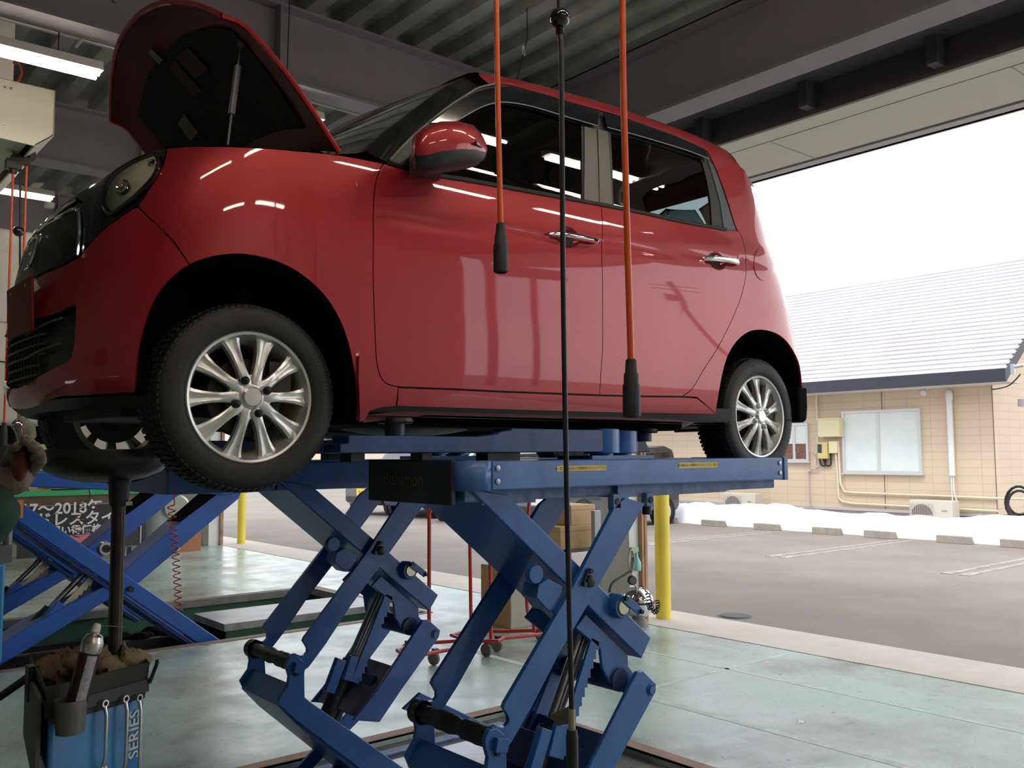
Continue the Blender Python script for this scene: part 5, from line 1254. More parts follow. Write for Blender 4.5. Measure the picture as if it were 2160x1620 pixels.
# ================================================================ hanging hoses and reel boxes
def plug_of(p, w, l, parent, top=None):
    """stepped rubber end piece hanging below point p"""
    x, y, z = p; mb = MB()
    mb.lathe([(w * .45, 0), (w * .62, -.004), (w * .70, -.03 * l / .13), (w * .84, -.034 * l / .13), (w * .88, -.055 * l / .13), (w, -.06 * l / .13), (w * 1.02, -l + .004), (w * .8, -l), (w * .75, -l + .02), (0, -l + .02)], p, (0, 0, 1), 24)
    return mb.build('rubber_end', mat('end_rubber', (.022, .022, .023), .6, bump=.2, bscale=50), parent)
def hose(pts, r, m, label, cat='hose', group=None, end=None):
    P = [V(p) for p in pts]; e = empty('hanging_hose', P[0], label, cat, group)
    mb = MB(); mb.tube(tubepts(P, 8), r, 12); mb.build('hose_line', m, e)
    if end: plug_of(P[-1] + V((0, 0, .006)), end[0], end[1], e)
    return e
HXX = 1.57
hose([(HXX, 1.94, 3.66), at(1047, 0, X=HXX), at(1050, 200, X=HXX), at(1056, 475, X=HXX)], .0078, orange_hose, 'orange air hose with short black end hanging before the front door, left one', group='orange air hoses hanging from the near reel box', end=(.0205, .140))
hose([(HXX, 1.43, 3.66), at(1313, 0, X=HXX), at(1319, 350, X=HXX), at(1331, 762, X=HXX)], .0078, orange_hose, 'longer orange air hose with black end hanging before the rear door', group='orange air hoses hanging from the near reel box', end=(.0205, .138))
bk = hose([(HXX, 1.68, 3.66), at(1180, 0, X=HXX), at(1184, 120, X=HXX), at(1187, 500, X=HXX), at(1191, 800, X=HXX), at(1198, 1150, X=HXX), at(1206, 1495, X=HXX)], .0068, black_plastic, 'long black hose with a ball stop hanging between the two orange hoses')
mb = MB(); mb.sphere(at(1181, 38, X=HXX), .027, 20); mb.cyl(at(1181, 60, X=HXX), at(1181, 72, X=HXX), .011, 12); mb.build('ball_stop', black_gloss, bk)
q = at(1206, 1495, X=HXX); mb = MB(); mb.cyl(q, q - V((0, 0, .055)), .009, 14); mb.build('metal_ferrule', mat('ferrule', (.42, .36, .24), .4, .6), bk)
mb = MB(); a, b, c_, d_ = at(1200, 1490, X=HXX), at(1160, 1508, X=HXX), at(1176, 1532, X=HXX), at(1200, 1526, X=HXX); mb.prism([a, b, c_, d_], (.003, .002, 0)); mb.build('metal_tag', mat('tag_metal', (.20, .17, .12), .5, .5), bk)
q2 = q - V((0, 0, .05)); mb = MB(); mb.tube([q2, q2 - V((0, 0, .02)), q2 - V((0, 0, .16))], [.013, .0155, .0145], 14); mb.build('grip', black_plastic, bk)
def reelbox(y0, y1, label):
    r = empty('hose_reel_box', (1.35, (y0 + y1) / 2, 3.6), label, 'hose reel box', None)
    x0, x1 = 1.02, 1.575; zt = 4.14
    mb = MB(); sec = [(x0, zt), (x1, zt), (x1, 3.80), (x1 - .20, 3.70), (x0, 3.66)]
    mb.prism([(x, y0, z) for x, z in [(x0, zt), (x1, zt), (x1, 3.80), (x1 - .12, 3.70), (x0, 3.72)]], (0, .012, 0))
    mb.box((x0, y0, zt - .01), (x1, y1, zt)); mb.box((x1 - .012, y0, 3.80), (x1, y1, zt)); mb.box((x0, y0, 3.72), (x0 + .012, y1, zt))
    mb.prism([(x, y1, z) for x, z in [(x0, zt), (x1, zt), (x1, 3.80), (x1 - .12, 3.70), (x0, 3.72)]], (0, -.012, 0))
    mb.prism([(x1, y0, 3.80), (x1 - .12, y0, 3.70), (x1 - .13, y0, 3.71), (x1 - .01, y0, 3.812)], (0, y1 - y0, 0))
    mb.build('box_panel', cream, r, bevel=.004)
    mb = MB(); mb.box((x0 + .05, y0 + .05, 3.74), (x1 - .15, y1 - .05, 3.76)); mb.build('box_floor', mat('box_green', (.42, .50, .40), .5), r)
    mb = MB()
    for (x, z) in ((1.25, 4.08), (1.29, 4.08), (1.25, 3.80)): mb.lathe([(0, -.006), (.007, -.005), (.008, 0)], (x, y0, z), (0, 1, 0), 10)
    mb.build('panel_screw', steel, r)
    for q0_, q1_ in (((1.10, y0 + .1, 4.14), (1.14, y0 + .2, 4.62)), ((1.22, y0 + .1, 4.14), (1.32, y0 + .14, 4.62)), ((1.22, y1 - .2, 4.14), (1.30, y1 - .16, 4.62))): mb = MB(); mb.box(q0_, q1_); mb.build('hanger_bracket', lamp_w, r)
    mb = MB(); mb.tube(tubepts([(1.34, y0 + .1, 4.15), (1.37, y0 + .1, 4.25), (1.34, y0 + .1, 4.32), (1.30, y0 + .12, 4.28)]), .012, 8); mb.build('supply_loop', mat('loop_red', (.35, .06, .05), .5), r)
    return r
reelbox(7.0, 8.75, 'cream hose reel box hanging at the upper left edge')
reelbox(1.15, 2.25, 'cream hose reel box above the near orange hoses, beyond the top edge')
fx = 1.50
for (p, q, lab, m_, rr_, en) in (((28, 352), (9, 893), 'orange air hose with black end at the far left edge', orange_hose, .0085, (.026, .17)),
                                 ((57, 330), (38, 905), 'orange air hose hanging left of the car grille', orange_hose, .0085, (.026, .14))):
    a, b = at(*p, Y=7.36), at(*q, Y=7.36)
    h = hose([V((a.x, a.y, 3.78)), a, a.lerp(b, .5), b], rr_, m_, lab, group='orange air hoses hanging from the far reel box', end=en)
    mb = MB(); mb.box(a + V((-.05, -.04, -.02)), a + V((.05, .04, .05))); mb.cyl(a, a - V((0, 0, .05)), .025, 12); mb.build('hose_stop', black_plastic, h)
a, b = at(43, 340, Y=7.36), at(41, 945, Y=7.36)
h = hose([V((a.x, a.y, 3.78)), a, a.lerp(b, .5), b], .008, black_plastic, 'black hose with a ball stop hanging at the left edge')
mb = MB(); mb.sphere(at(39, 488, Y=7.36), .040, 16); mb.build('ball_stop', black_gloss, h)
mb = MB(); c_ = at(43, 338, Y=7.36); mb.box(c_ + V((-.06, -.04, -.03)), c_ + V((.06, .04, .03))); mb.build('hose_stop', black_plastic, h)
# smoke detector like box under the third beam
mb = MB(); p = at(104, 428, Y=11.4); mb.lathe([(0, -.06), (.05, -.06), (.06, -.02), (.06, 0), (.0, 0)], p, seg=20)
tag(mb.build('ceiling_sensor', cream), 'small cream sensor under the far roof beam above the car grille', 'sensor')
# ================================================================ oil drainer with pan, pole and tool tray
od = empty('oil_drainer', (.87, 2.92, 0), 'waste oil drainer: black pan on a pole over a blue tank with a black tray', 'oil drainer')
pc_ = V((.873, 2.92, 0)); rt = V((.766, -.643, 0)); fw_ = V((.643, .766, 0))
mb = MB(); mb.tube([pc_ + V((0, 0, .60)), pc_ + V((0, 0, 1.40))], .0205, 20); mb.build('pole', mat('pole_oily', (.06, .052, .042), .28, .75, var=.4, vscale=12), od)
mb = MB(); mb.lathe([(.022, 1.345), (.026, 1.35), (.030, 1.38), (.030, 1.41), (.036, 1.425), (.06, 1.44)], pc_, seg=24); mb.lathe([(.024, 1.36), (.027, 1.36), (.027, 1.372), (.024, 1.372)], pc_, seg=24); po_ = mb.build('pan_collar', black_plastic, od)
mb = MB(); mb.lathe([(.022, 1.345), (.0235, 1.347), (.0235, 1.362), (.022, 1.364)], pc_, seg=20); mb.obox(pc_ + rt * .03 + V((0, 0, 1.355)), (.02, .012, .012)); mb.build('clamp_ring', steel, po_)
dc = pc_ - rt * .060 + fw_ * .03
mb = MB(); k = len(mb.v)
prof = [(.0, 1.418), (.06, 1.420), (.12, 1.432), (.165, 1.452), (.190, 1.478), (.199, 1.502), (.196, 1.520), (.190, 1.520), (.186, 1.50), (.15, 1.465), (.08, 1.44), (0, 1.435)]
mb.lathe(prof, dc, seg=40); mb.build('oil_pan', mat('pan_black', (.014, .014, .015), .35, bump=.1), od)
rimz = .884
tA, tB, tC, tD = at(62, 1380, Z=rimz), at(96, 1452, Z=rimz), at(316, 1397, Z=rimz), at(288, 1368, Z=rimz)
cen = (tA + tB + tC + tD) / 4
def quadring(z, sc): return [V((cen.x + (p.x - cen.x) * sc, cen.y + (p.y - cen.y) * sc, z)) for p in (tA, tB, tC, tD)]
tm = mat('tray_dark', (.040, .038, .034), .55, .2, var=.4, vscale=9)
mb = MB(); mb.grid([quadring(.78, .93), quadring(rimz, 1.0), quadring(rimz + .002, .985), quadring(.81, .90)], closed=True); k = quadring(.80, .90); mb.add(k, [(0, 1, 2, 3)]); tr_ = mb.build('tool_tray', tm, od)
mb = MB(); mb.grid([quadring(.800, 1.0), quadring(.835, 1.0), quadring(.835, .95), quadring(.800, .95)], closed=True); mb.build('tray_band', mat('band_black', (.022, .022, .023), .4), tr_)
drum_m = mat('drum_blue', (.018, .19, .46), .4, 0, .2, col2=(.015, .12, .30), vscale=4)
mb = MB(); mb.grid([quadring(.10, .90), quadring(.12, .93), quadring(.79, .93), quadring(.80, .91)], closed=True); mb.add(quadring(.10, .90), [(0, 1, 2, 3)]); mb.build('tank', drum_m, od, bevel=.02)
mb = MB()
for p in quadring(.0, .80): mb.cyl(p + V((-.015, 0, .035)), p + V((.015, 0, .035)), .035, 16); mb.box(p + V((-.02, -.02, .03)), p + V((.02, .02, .12)))
mb.build('caster', black_plastic, od)
fdir = (tC - tB).normalized(); fn_ = V((fdir.y, -fdir.x, 0));
fn_ = fn_ if fn_.dot(CAM - tB) > 0 else -fn_
ft = tC * .5 + tB * .5
tp = tB.lerp(tC, .875); tp.z = .60
text('tank_lettering', 'SERIES', mat('lettering_white', (.72, .74, .74), .5), od, V((tp.x, tp.y, .685)) - fn_ * .008, V((0, 0, 1)), -fdir, .050, .0008, .0006)
mb = MB(); p0 = at(60, 1455, Z=.85); mb.tube([tA.lerp(tB, .3) + V((0, 0, -.03)), at(0, 1470, Y=tA.y - .05), at(-80, 1490, Y=tA.y - .1)], .012, 10); mb.box(tA.lerp(tB, .35) + V((-.02, -.02, -.10)), tA.lerp(tB, .35) + V((.01, .02, .0))); mb.build('push_bar', black_plastic, od)
mb = MB(); mb.tube(tubepts([tC + V((.0, 0, -.06)), tC + rt * .012 + V((0, 0, -.03)), tC + rt * .022 + V((0, 0, .0)), tC + rt * .020 + V((0, 0, .008))]), .006, 8); mb.build('side_hook', black_plastic, od)
# dark sheet over the tank's left face, its shading put into the colour
mb = MB(); mb.prism([tA + V((0, 0, -.05)), tB + V((0, 0, -.02)) - fdir * .01, tB + V((0, 0, -.26)) - fdir * .01, tA + V((0, 0, -.24))], -fdir * .012); mb.build('tank_side_shade', tm, od)
# cup with spray can
cupc = tB.lerp(tC, .12) + fn_ * .050; cupc.z = .765
mb = MB(); mb.lathe([(0, 0), (.036, 0), (.041, .088), (.0395, .088), (.035, .004), (0, .004)], cupc, seg=28); mb.build('can_cup', mat('cup_grey', (.16, .155, .15), .45, .4, var=.2), od)
cb = cupc + V((0, 0, .02)); ct = at(206, 1316, Y=cb.y - .02); ax = (ct - cb); Ln_ = ax.length; sc_c = empty('spray_can', cb, 'dark spray can with white nozzle standing tilted in the cup of the oil drainer', 'spray can')
ax.normalize()
mb = MB(); mb.lathe([(0, 0), (.027, 0), (.0275, .005), (.0275, Ln_ - .075)], cb, ax, 28); mb.build('can_body', mat('can_dark', (.030, .012, .018), .3, .3), sc_c)
aa, uu1, ww1 = frame_of(ax); tocam = (CAM - cb); tocam = (tocam - aa * tocam.dot(aa)).normalized(); side_ = aa.cross(tocam)
mb = MB(); rows = []
for t in (0.02, Ln_ - .08): rows.append([cb + aa * t + (tocam * math.cos(q) + side_ * math.sin(q)) * .0279 for q in [(-1.2 + .12 * j) * -1 - .35 for j in range(9)]])
mb.grid(rows)
lbl = mb.build('can_label', mat('label_grey', (.36, .36, .40), .5, col2=(.22, .22, .26), vscale=70), sc_c)
mb = MB(); mb.lathe([(.0275, Ln_ - .075), (.0285, Ln_ - .072), (.0285, Ln_ - .048), (.0265, Ln_ - .044), (.022, Ln_ - .032), (.012, Ln_ - .026), (.012, Ln_ - .02), (0, Ln_ - .02)], cb, ax, 28); mb.build('can_dome', mat('can_silver', (.55, .55, .55), .25, .9), sc_c)
mb = MB(); mb.lathe([(.011, Ln_ - .022), (.011, Ln_ - .008), (.008, Ln_), (0, Ln_)], cb, ax, 16); nz_ = mb.build('nozzle', mat('nozzle_white', (.60, .58, .52), .5), sc_c)
mb = MB(); mb.tube([cb + ax * (Ln_ - .004), at(264, 1322, Y=cb.y + .0)], .0012, 6); mb.build('nozzle_straw', steel, nz_)
# three spanners hanging on the tray band
def spanner(px, y0, y1, label, open_end=False):
    t = (px - 96) / 220.0 - .052; base = tB.lerp(tC, t) + fn_ * .006
    zt_ = 1.5 - (y0 - 957) / F_PX * ((base - CAM).dot(fw_)); zb_ = 1.5 - (y1 - 957) / F_PX * ((base - CAM).dot(fw_))
    o_ = V((base.x, base.y, 0)); mb = MB()
    def ring(z, r, th, w):
        n_ = 20; c = o_ + V((0, 0, z)); rows = []
        for dd in (0, .008):
            rows.append([c + fn_ * dd + fdir * math.cos(q) * r + V((0, 0, 1)) * math.sin(q) * r for q in [2 * math.pi * j / n_ for j in range(n_)]])
        for dd in (.008, 0):
            rows.append([c + fn_ * dd + fdir * math.cos(q) * (r - w) + V((0, 0, 1)) * math.sin(q) * (r - w) for q in [2 * math.pi * j / n_ for j in range(n_)]])
        rows.append(rows[0]); mb.grid(rows, closed=True)
    ring(zt_ - .012, .0105, .008, .004); ring(zb_ + .011, .0125, .008, .005)
    mb.tube([o_ + V((0, 0, zt_ - .022)) + fn_ * .004, o_ + V((0, 0, zt_ - .045)) + fn_ * .012, o_ + V((0, 0, zb_ + .045)) + fn_ * .012, o_ + V((0, 0, zb_ + .022)) + fn_ * .004], [.006, .0052, .0052, .007], 8)
    e = mb.build('spanner', mat('spanner_chrome', (.62, .60, .58), .18, 1), None, ang=50)
    tag(e, label, 'spanner', 'spanners hanging on the oil drainer tray')
spanner(223, 1456, 1606, 'smallest spanner, leftmost of three hanging on the black tray')
spanner(268, 1447, 1614, 'middle spanner of three hanging on the black tray')
spanner(299, 1445, 1632, 'rightmost and longest spanner hanging on the black tray')
def rag(c, r, seed, label, sc=(1, 1, .5), m=None):
    rg = random.Random(seed); ph = [rg.uniform(0, 6) for _ in range(9)]; mb = MB(); rows = []
    for i in range(15):
        th = math.pi * i / 14; row = []
        for j in range(28):
            a = 2 * math.pi * j / 28
            q = 1 + .20 * math.sin(3 * a + ph[0] + 2 * th) + .14 * math.sin(7 * a + ph[1]) * math.sin(th * 3 + ph[2]) + .10 * math.sin(11 * a + 5 * th + ph[3])
            row.append(V(c) + V((math.sin(th) * math.cos(a) * q * sc[0], math.sin(th) * math.sin(a) * q * sc[1], -math.cos(th) * (q ** 2) * sc[2])) * r)
        rows.append(row)
    mb.grid(rows, closed=True); return tag(mb.build('rag', m, None, ang=50), label, 'rag', 'dirty rags in the tray of the oil drainer')
rag(at(255, 1398, Z=.875) + V((0, 0, .0)), .070, 2, 'dirty beige rag in the right half of the black tray', (1, .8, .50), mat('rag_beige', (.30, .25, .16), .95, col2=(.17, .13, .07), vscale=12))
rag(at(140, 1405, Z=.872), .068, 8, 'brown stained rag in the left half of the black tray', (1, .8, .50), mat('rag_brown', (.17, .12, .08), .95, col2=(.09, .06, .04), vscale=12))
# ================================================================ mechanic reaching in from the left
def skin(name, verts, edges, radii, m, parent=None, sub=2):
    me = bpy.data.meshes.new(name); me.from_pydata([tuple(v) for v in verts], edges, []); o = link(name, me, m, parent)
    sk = o.modifiers.new('skin', 'SKIN'); sk.use_smooth_shade = True
    for v, r in zip(me.skin_vertices[0].data, radii): v.radius = r if isinstance(r, tuple) else (r, r)
    me.skin_vertices[0].data[0].use_root = True
    s_ = o.modifiers.new('sub', 'SUBSURF'); s_.levels = sub; s_.render_levels = sub
    return o
pe = empty('person', (-.05, 2.75, 0), 'person in dark green overalls and oil-stained glove reaching under the bumper', 'person')
green_cloth = mat('green_overall', (.018, .055, .042), .9, col2=(.010, .032, .026), vscale=7, bump=.3, bscale=20)
hand = at(42, 985, X=.50)
sh_ = V((.02, 2.62, 1.40)); el = V((.25, 2.50, 1.13)); wr = at(22, 1040, X=.45)
O_ = V((-.08, 2.78, 0))
bv = [O_ + V((0, 0, .95)), O_ + V((0, 0, 1.15)), O_ + V((.01, 0, 1.36)), O_ + V((.02, 0, 1.50)), sh_, el, wr,
      O_ + V((.02, .19, 1.40)), O_ + V((.0, .26, 1.12)), O_ + V((.18, .22, .95)), O_ + V((0, -.10, .88)), O_ + V((.03, -.12, .50)), O_ + V((0, -.13, .10)), O_ + V((0, .10, .88)), O_ + V((.03, .12, .50)), O_ + V((0, .13, .10))]
skin('body_clothes', bv, [(0, 1), (1, 2), (2, 3), (2, 4), (4, 5), (5, 6), (2, 7), (7, 8), (8, 9), (0, 10), (10, 11), (11, 12), (0, 13), (13, 14), (14, 15)],
     [(.15, .11), (.15, .11), (.16, .11), .055, .080, .075, .062, .072, .055, .042, .095, .07, .055, .095, .07, .055], green_cloth, pe)
hd = O_ + V((.05, 0, 1.68)); mb = MB(); mb.sphere(hd, .105, 28, (.95, .78, 1.12)); mb.sphere(hd + V((.098, 0, -.01)), .018, 10, (1, .7, 1.3)); mb.sphere(hd + V((.0, .083, 0)), .022, 10, (1, .4, 1.5)); mb.sphere(hd + V((0, -.083, 0)), .022, 10, (1, .4, 1.5)); mb.tube([hd + V((-.02, 0, -.05)), hd + V((-.03, 0, -.2))], .05, 14)
hd_ = mb.build('head', mat('skin_tone', (.50, .30, .20), .55), pe)
mb = MB(); [mb.sphere(hd + V((.088, s * .032, .015)), .011, 10) for s in (-1, 1)]; mb.build('eyes', black_gloss, hd_)
mb = MB(); mb.tube([hd + V((.088, -.022, -.055)), hd + V((.094, 0, -.056)), hd + V((.088, .022, -.055))], .005, 6); mb.build('mouth', mat('lip', (.35, .12, .1), .5), hd_)
mb = MB(); mb.lathe([(.112, .02), (.108, .07), (.08, .12), (0, .135)], hd + V((-.005, 0, 0)), seg=28); mb.obox(hd + V((.12, 0, .035)), (.10, .14, .012)); mb.build('cap', green_cloth, hd_)
mb = MB(); [mb.sphere(O_ + V((.05, s * .13, .045)), .09, 16, (1.5, .6, .5)) for s in (-1, 1)]; mb.build('work_shoes', black_plastic, pe)
glove_m = mat('glove_cloth', (.23, .19, .14), .95, col2=(.12, .09, .07), vscale=20, bump=.4, bscale=80)
palm_m = mat('glove_palm', (.13, .022, .022), .7, bump=.2)
def hp(px, py, d=0): return at(px, py, X=.50 + d)
# glove: cuff, palm, five separate fingers closing round the wrench handle
skin('glove', [at(24, 1022, X=.46), hp(35, 1000), hp(48, 972), hp(56, 955)], [(0, 1), (1, 2), (2, 3)], [(.040, .034), (.046, .032), (.048, .030), (.036, .026)], glove_m, pe)
fingers = [[hp(70, 990), hp(88, 972, -.02), hp(84, 952, -.045), hp(70, 946, -.05)], [hp(66, 976), hp(82, 958, -.02), hp(76, 941, -.045), hp(62, 938, -.05)],
           [hp(58, 962), hp(70, 944, -.02), hp(64, 931, -.045), hp(53, 930, -.05)], [hp(50, 955), hp(58, 936, -.02), hp(53, 924, -.04), hp(45, 926, -.045)],
           [hp(30, 985, -.01), hp(22, 965, -.03), hp(28, 947, -.045), hp(38, 940, -.05)]]
for i, f in enumerate(fingers): skin('finger' if i < 4 else 'thumb', f, [(0, 1), (1, 2), (2, 3)], [.0125, .0115, .0105, .0095] if i < 4 else [.016, .0135, .012, .0105], glove_m, pe)
mb = MB(); mb.sphere(hp(42, 978, -.036), .034, 20, (.5, 1.0, 1.15)); mb.build('palm_patch', palm_m, pe)
fore = O_ + V((.18, .22, .95)); mb = MB(); mb.sphere(fore + V((.02, 0, -.03)), .045, 14, (.8, .7, 1.1)); mb.build('glove', glove_m, pe)
wt = empty('ratchet_wrench', hp(45, 905), 'chrome ratchet wrench with a rag-wrapped head held in the glove', 'wrench')
mb = MB(); mb.tube([hp(60, 985, -.02), hp(52, 950, -.026), hp(42, 915, -.03), hp(36, 897, -.03)], [.008, .009, .008, .010], 12); mb.sphere(hp(36, 897, -.03), .013, 12); mb.build('wrench_shaft', chrome, wt)
mb = MB(); mb.tube([hp(40, 886, -.02), hp(52, 905, -.01), hp(60, 925, 0)], [.014, .024, .018], 12); mb.build('cloth_wrap', mat('wrap_cloth', (.25, .24, .17), .9, var=.4, vscale=30), wt)
# ================================================================ next bay: white van, wall, bench, banner
struct('wall_back', MB().box((-6, 15.45, 0), (5.95, 15.6, 4.7)), mat('wall_cream', (.50, .46, .38), .7, var=.05))
vn = empty('van', (.2, 8.3, 1.46), 'white van raised on the next lift, mostly hidden behind the red car', 'van')
van_m = mat('van_white', (.62, .63, .58), .35, 0, .4)
mb = MB(); prof = [(-1.75, 1.72), (-1.70, 2.4), (-1.45, 2.62), (-1.05, 3.16), (-.85, 3.22), (1.70, 3.22), (1.84, 3.12), (1.90, 2.5), (1.90, 1.72)]; mb.plate(prof, 7.58, 9.04); mb.build('van_body', van_m, vn, bevel=.06)
for x0, x1 in ((-1.0, -.2), (-.1, .85), (.95, 1.72)):
    mb = MB(); mb.plate([(x0 + (.25 if x0 < -.9 else .03), 2.50), (x1 - .03, 2.50), (x1 - .03, 3.04), (x0 + .06 + (.3 if x0 < -.9 else 0), 3.04)], 7.565, 7.58); w_ = mb.build('van_window', black_gloss if x0 < .9 else mat('van_panel', (.58, .59, .55), .3), vn, bevel=.03)
mb = MB(); [mb.box((x, 7.574, 1.8), (x + .008, 7.58, 3.1)) for x in (-.15, .90)]; mb.box((-1.0, 7.574, 2.20), (1.85, 7.58, 2.208)); mb.build('door_gap', black_matte, vn)
mb = MB(); mb.box((-1.7, 7.62, 1.60), (1.86, 9.0, 1.73)); mb.build('van_underside', black_matte, vn)
for x in (-1.1, 1.22):
    for y in (7.66, 8.86):
        mb = MB(); mb.lathe([(0, 0), (.15, 0), (.17, -.02), (.25, -.02), (.27, 0), (.27, .13), (0, .13)], (x, y, 1.60), (0, 1, 0), 36); mb.build('van_wheel', rubber, vn)
bn_ = empty('workbench', (3.0, 13.6, 0), 'long workbench with a green front edge behind the far lift', 'workbench')
gA, gB = at(-40, 1046, Y=13.5), at(322, 1028, Y=13.5)
mb = MB(); mb.box((gA.x, 13.48, .965), (gB.x, 14.3, 1.035)); mb.build('bench_top', mat('bench_green', (.04, .42, .14), .5), bn_)
mb = MB(); mb.box((gA.x, 13.52, .84), (gB.x, 14.28, .965)); mb.build('bench_rail', mat('bench_brown', (.20, .13, .09), .7, var=.3), bn_)
mb = MB(); [mb.box((x, 13.55, 0), (x + .08, 13.63, .84)) for x in (gA.x + .05, gB.x - .15)]; [mb.box((x, 14.15, 0), (x + .08, 14.23, .84)) for x in (gA.x + .05, gB.x - .15)]; mb.build('bench_leg', dark_steel, bn_)
bA, bB = at(40, 1064, Y=13.4), at(262, 1064, Y=13.4)
bnr = empty('banner', ((bA.x + bB.x) / 2, 13.4, .1), 'black banner with white Japanese lettering hanging from the workbench', 'banner')
mb = MB(); mb.box((bA.x, 13.40, .16), (bB.x, 13.43, .835)); mb.build('banner_cloth', mat('banner_black', (.045, .038, .040), .7), bnr)
wm = mat('banner_white', (.85, .85, .86), .6)
def bt(body, px, py, hpx, m=wm, bold=.0022):
    p = at(px, py, Y=13.395); s = hpx * ((p - CAM).dot(fw_)) / F_PX * 1.18
    return text('banner_text', body, m, bnr, p, (1, 0, 0), (0, 0, 1), s, .001, bold * 2)
bt('2017～2018年', 115, 1074, 27); bt('スタッドレスタイヤ', 127, 1097, 27); bt('お買い得価格', 150, 1119, 17)
r0_, r1_ = at(60, 1134, Y=13.395), at(252, 1144, Y=13.395); mb = MB(); mb.box((r0_.x, 13.393, r1_.z), (r1_.x, 13.399, r0_.z)); mb.build('banner_stripe', mat('banner_red', (.75, .22, .28), .6), bnr)
for k, (x0, x1, z0, z1, yy) in enumerate(((62, 108, 1012, 1034, 13.6), (98, 190, 1012, 1020, 13.7), (104, 205, 1020, 1028, 13.55))):
    a, b = at(x0, z1, Y=yy), at(x1, z0, Y=yy); z0_ = max(a.z, 1.037 + .03 * k)
    mb = MB(); mb.obox(((a.x + b.x) / 2, yy + .25, 1.045 + .028 * k), (abs(b.x - a.x), .5, .02), Matrix.Rotation(-.03 * k, 3, 'Y'))
    tag(mb.build('cardboard_sheet', cardboard), ('flat cardboard sheet lying lowest on the green-edged workbench', 'flat cardboard sheet in the middle of the stack on the workbench', 'flat cardboard sheet on top of the stack on the workbench')[k], 'cardboard', 'cardboard sheets on the workbench')
wt_ = empty('storage_tank', at(350, 1150, Z=0), 'white upright tank with a silver round lid beyond the far lift', 'tank')
c = at(340, 1168, Z=0); mb = MB(); mb.lathe([(0, .05), (.26, .05), (.28, .08), (.28, .95), (.24, 1.0), (0, 1.02)], c, seg=32); mb.build('tank_shell', mat('tank_white', (.72, .73, .72), .4), wt_)
mb = MB(); p = c + V((.1, -.29, .72)); mb.lathe([(0, .10), (.17, .10), (.20, .05), (.20, -.02)], p, (-.2, -1, 0), 28); mb.build('tank_lid', mat('lid_silver', (.55, .55, .50), .3, .8), wt_)
mb = MB(); [mb.box(c + V((.2 * math.cos(a), .2 * math.sin(a), 0)) - V((.02, .02, 0)), c + V((.2 * math.cos(a), .2 * math.sin(a), .06)) + V((.02, .02, 0))) for a in (0, 2.1, 4.2)]; mb.build('tank_foot', dark_steel, wt_)
a = at(300, 1150, Z=0); mb = MB(); mb.box(a - V((.12, .1, 0)), a + V((.14, .1, 1.05))); tag(mb.build('green_cabinet', mat('cab_green', (.03, .09, .06), .5)), 'narrow dark green cabinet left of the white tank', 'cabinet')
a = at(275, 1152, Z=0.35); sb = empty('framed_board', a, 'small black board in a silver frame behind the drainer pole', 'board'); mb = MB(); mb.box(a + V((-.2, 0, 0)), a + V((.12, .02, .52))); mb.build('board_face', mat('board_black', (.03, .03, .03), .4), sb)
mb = MB(); mb.tube([a + V((-.2, 0, 0)), a + V((.12, 0, 0)), a + V((.12, 0, .52)), a + V((-.2, 0, .52))], .014, 8, closed=True); mb.build('board_frame', steel, sb); mb = MB(); mb.tube([a + V((-.04, .02, .3)), V((a.x - .04, a.y + .1, 0))], .012, 8); mb.build('board_stand', steel, sb)
a = at(365, 1166, Z=0); b = at(430, 1163, Z=0); mb = MB(); mb.box((a.x, a.y, 0), (b.x, a.y + .35, .33)); tag(mb.build('storage_box', mat('box_orange', (.42, .17, .08), .7)), 'low orange brown box on the floor near the far white pillar', 'box')
a = at(436, 1150, Z=0); jg = empty('water_jug', a, 'white water jug with a blue cap beside the orange brown box', 'jug'); mb = MB(); mb.lathe([(0, 0), (.055, 0), (.06, .02), (.06, .12), (.025, .16), (.02, .18)], a, seg=18); mb.build('jug_body', mat('jug_white', (.8, .82, .82), .35), jg)
mb = MB(); mb.lathe([(.024, .175), (.024, .205), (0, .21)], a, seg=14); mb.build('jug_cap', mat('cap_blue', (.05, .3, .5), .4), jg); mb = MB(); mb.tube(tubepts([a + V((.05, 0, .14)), a + V((.1, 0, .11)), a + V((.06, 0, .05))]), .01, 8); mb.build('jug_handle', mat('jug_white', (.8, .82, .82), .35), jg)
a = at(440, 1150, Z=0); mb = MB(); mb.box((a.x + .05, a.y + .1, 0), (a.x + .22, a.y + .2, .85)); tag(mb.build('dark_post', mat('post_grey', (.06, .07, .07), .6)), 'dark upright board beside the far white pillar', 'board')
# red spiral air lines
red_line = mat('red_line', (.38, .045, .035), .4)
def spiral(top, bot, r, turns, label, lead=None):
    P = []; n = turns * 14
    for i in range(n + 1):
        t = i / n; a = 2 * math.pi * turns * t; sag = (t - t * t) * .03
        P.append(top.lerp(bot, t) + V((math.cos(a) * r + sag, math.sin(a) * r, 0)))
    mb = MB()
    if lead: mb.tube(tubepts(lead + [P[0]]), .0045, 6)
    mb.tube(P, .0045, 6); return tag(mb.build('spiral_hose', red_line), label, 'spiral hose', 'red spiral air lines of the next bay')
spiral(at(361, 1065, Y=7.34), at(377, 1288, Y=7.34), .028, 17, 'red spiral air line hanging down right of the white tank', [at(366, 1030, Y=7.36)])
spiral(at(170, 1060, Y=9.24), at(160, 1135, Y=9.24), .035, 6, 'red spiral air line hanging in front of the black banner', [at(178, 1000, Y=9.235), at(190, 1045, Y=9.24)])
tcq = empty('tool_cart', (1.12, 7.0, 0), 'light blue tool cart cut off by the left edge of the view', 'tool cart')
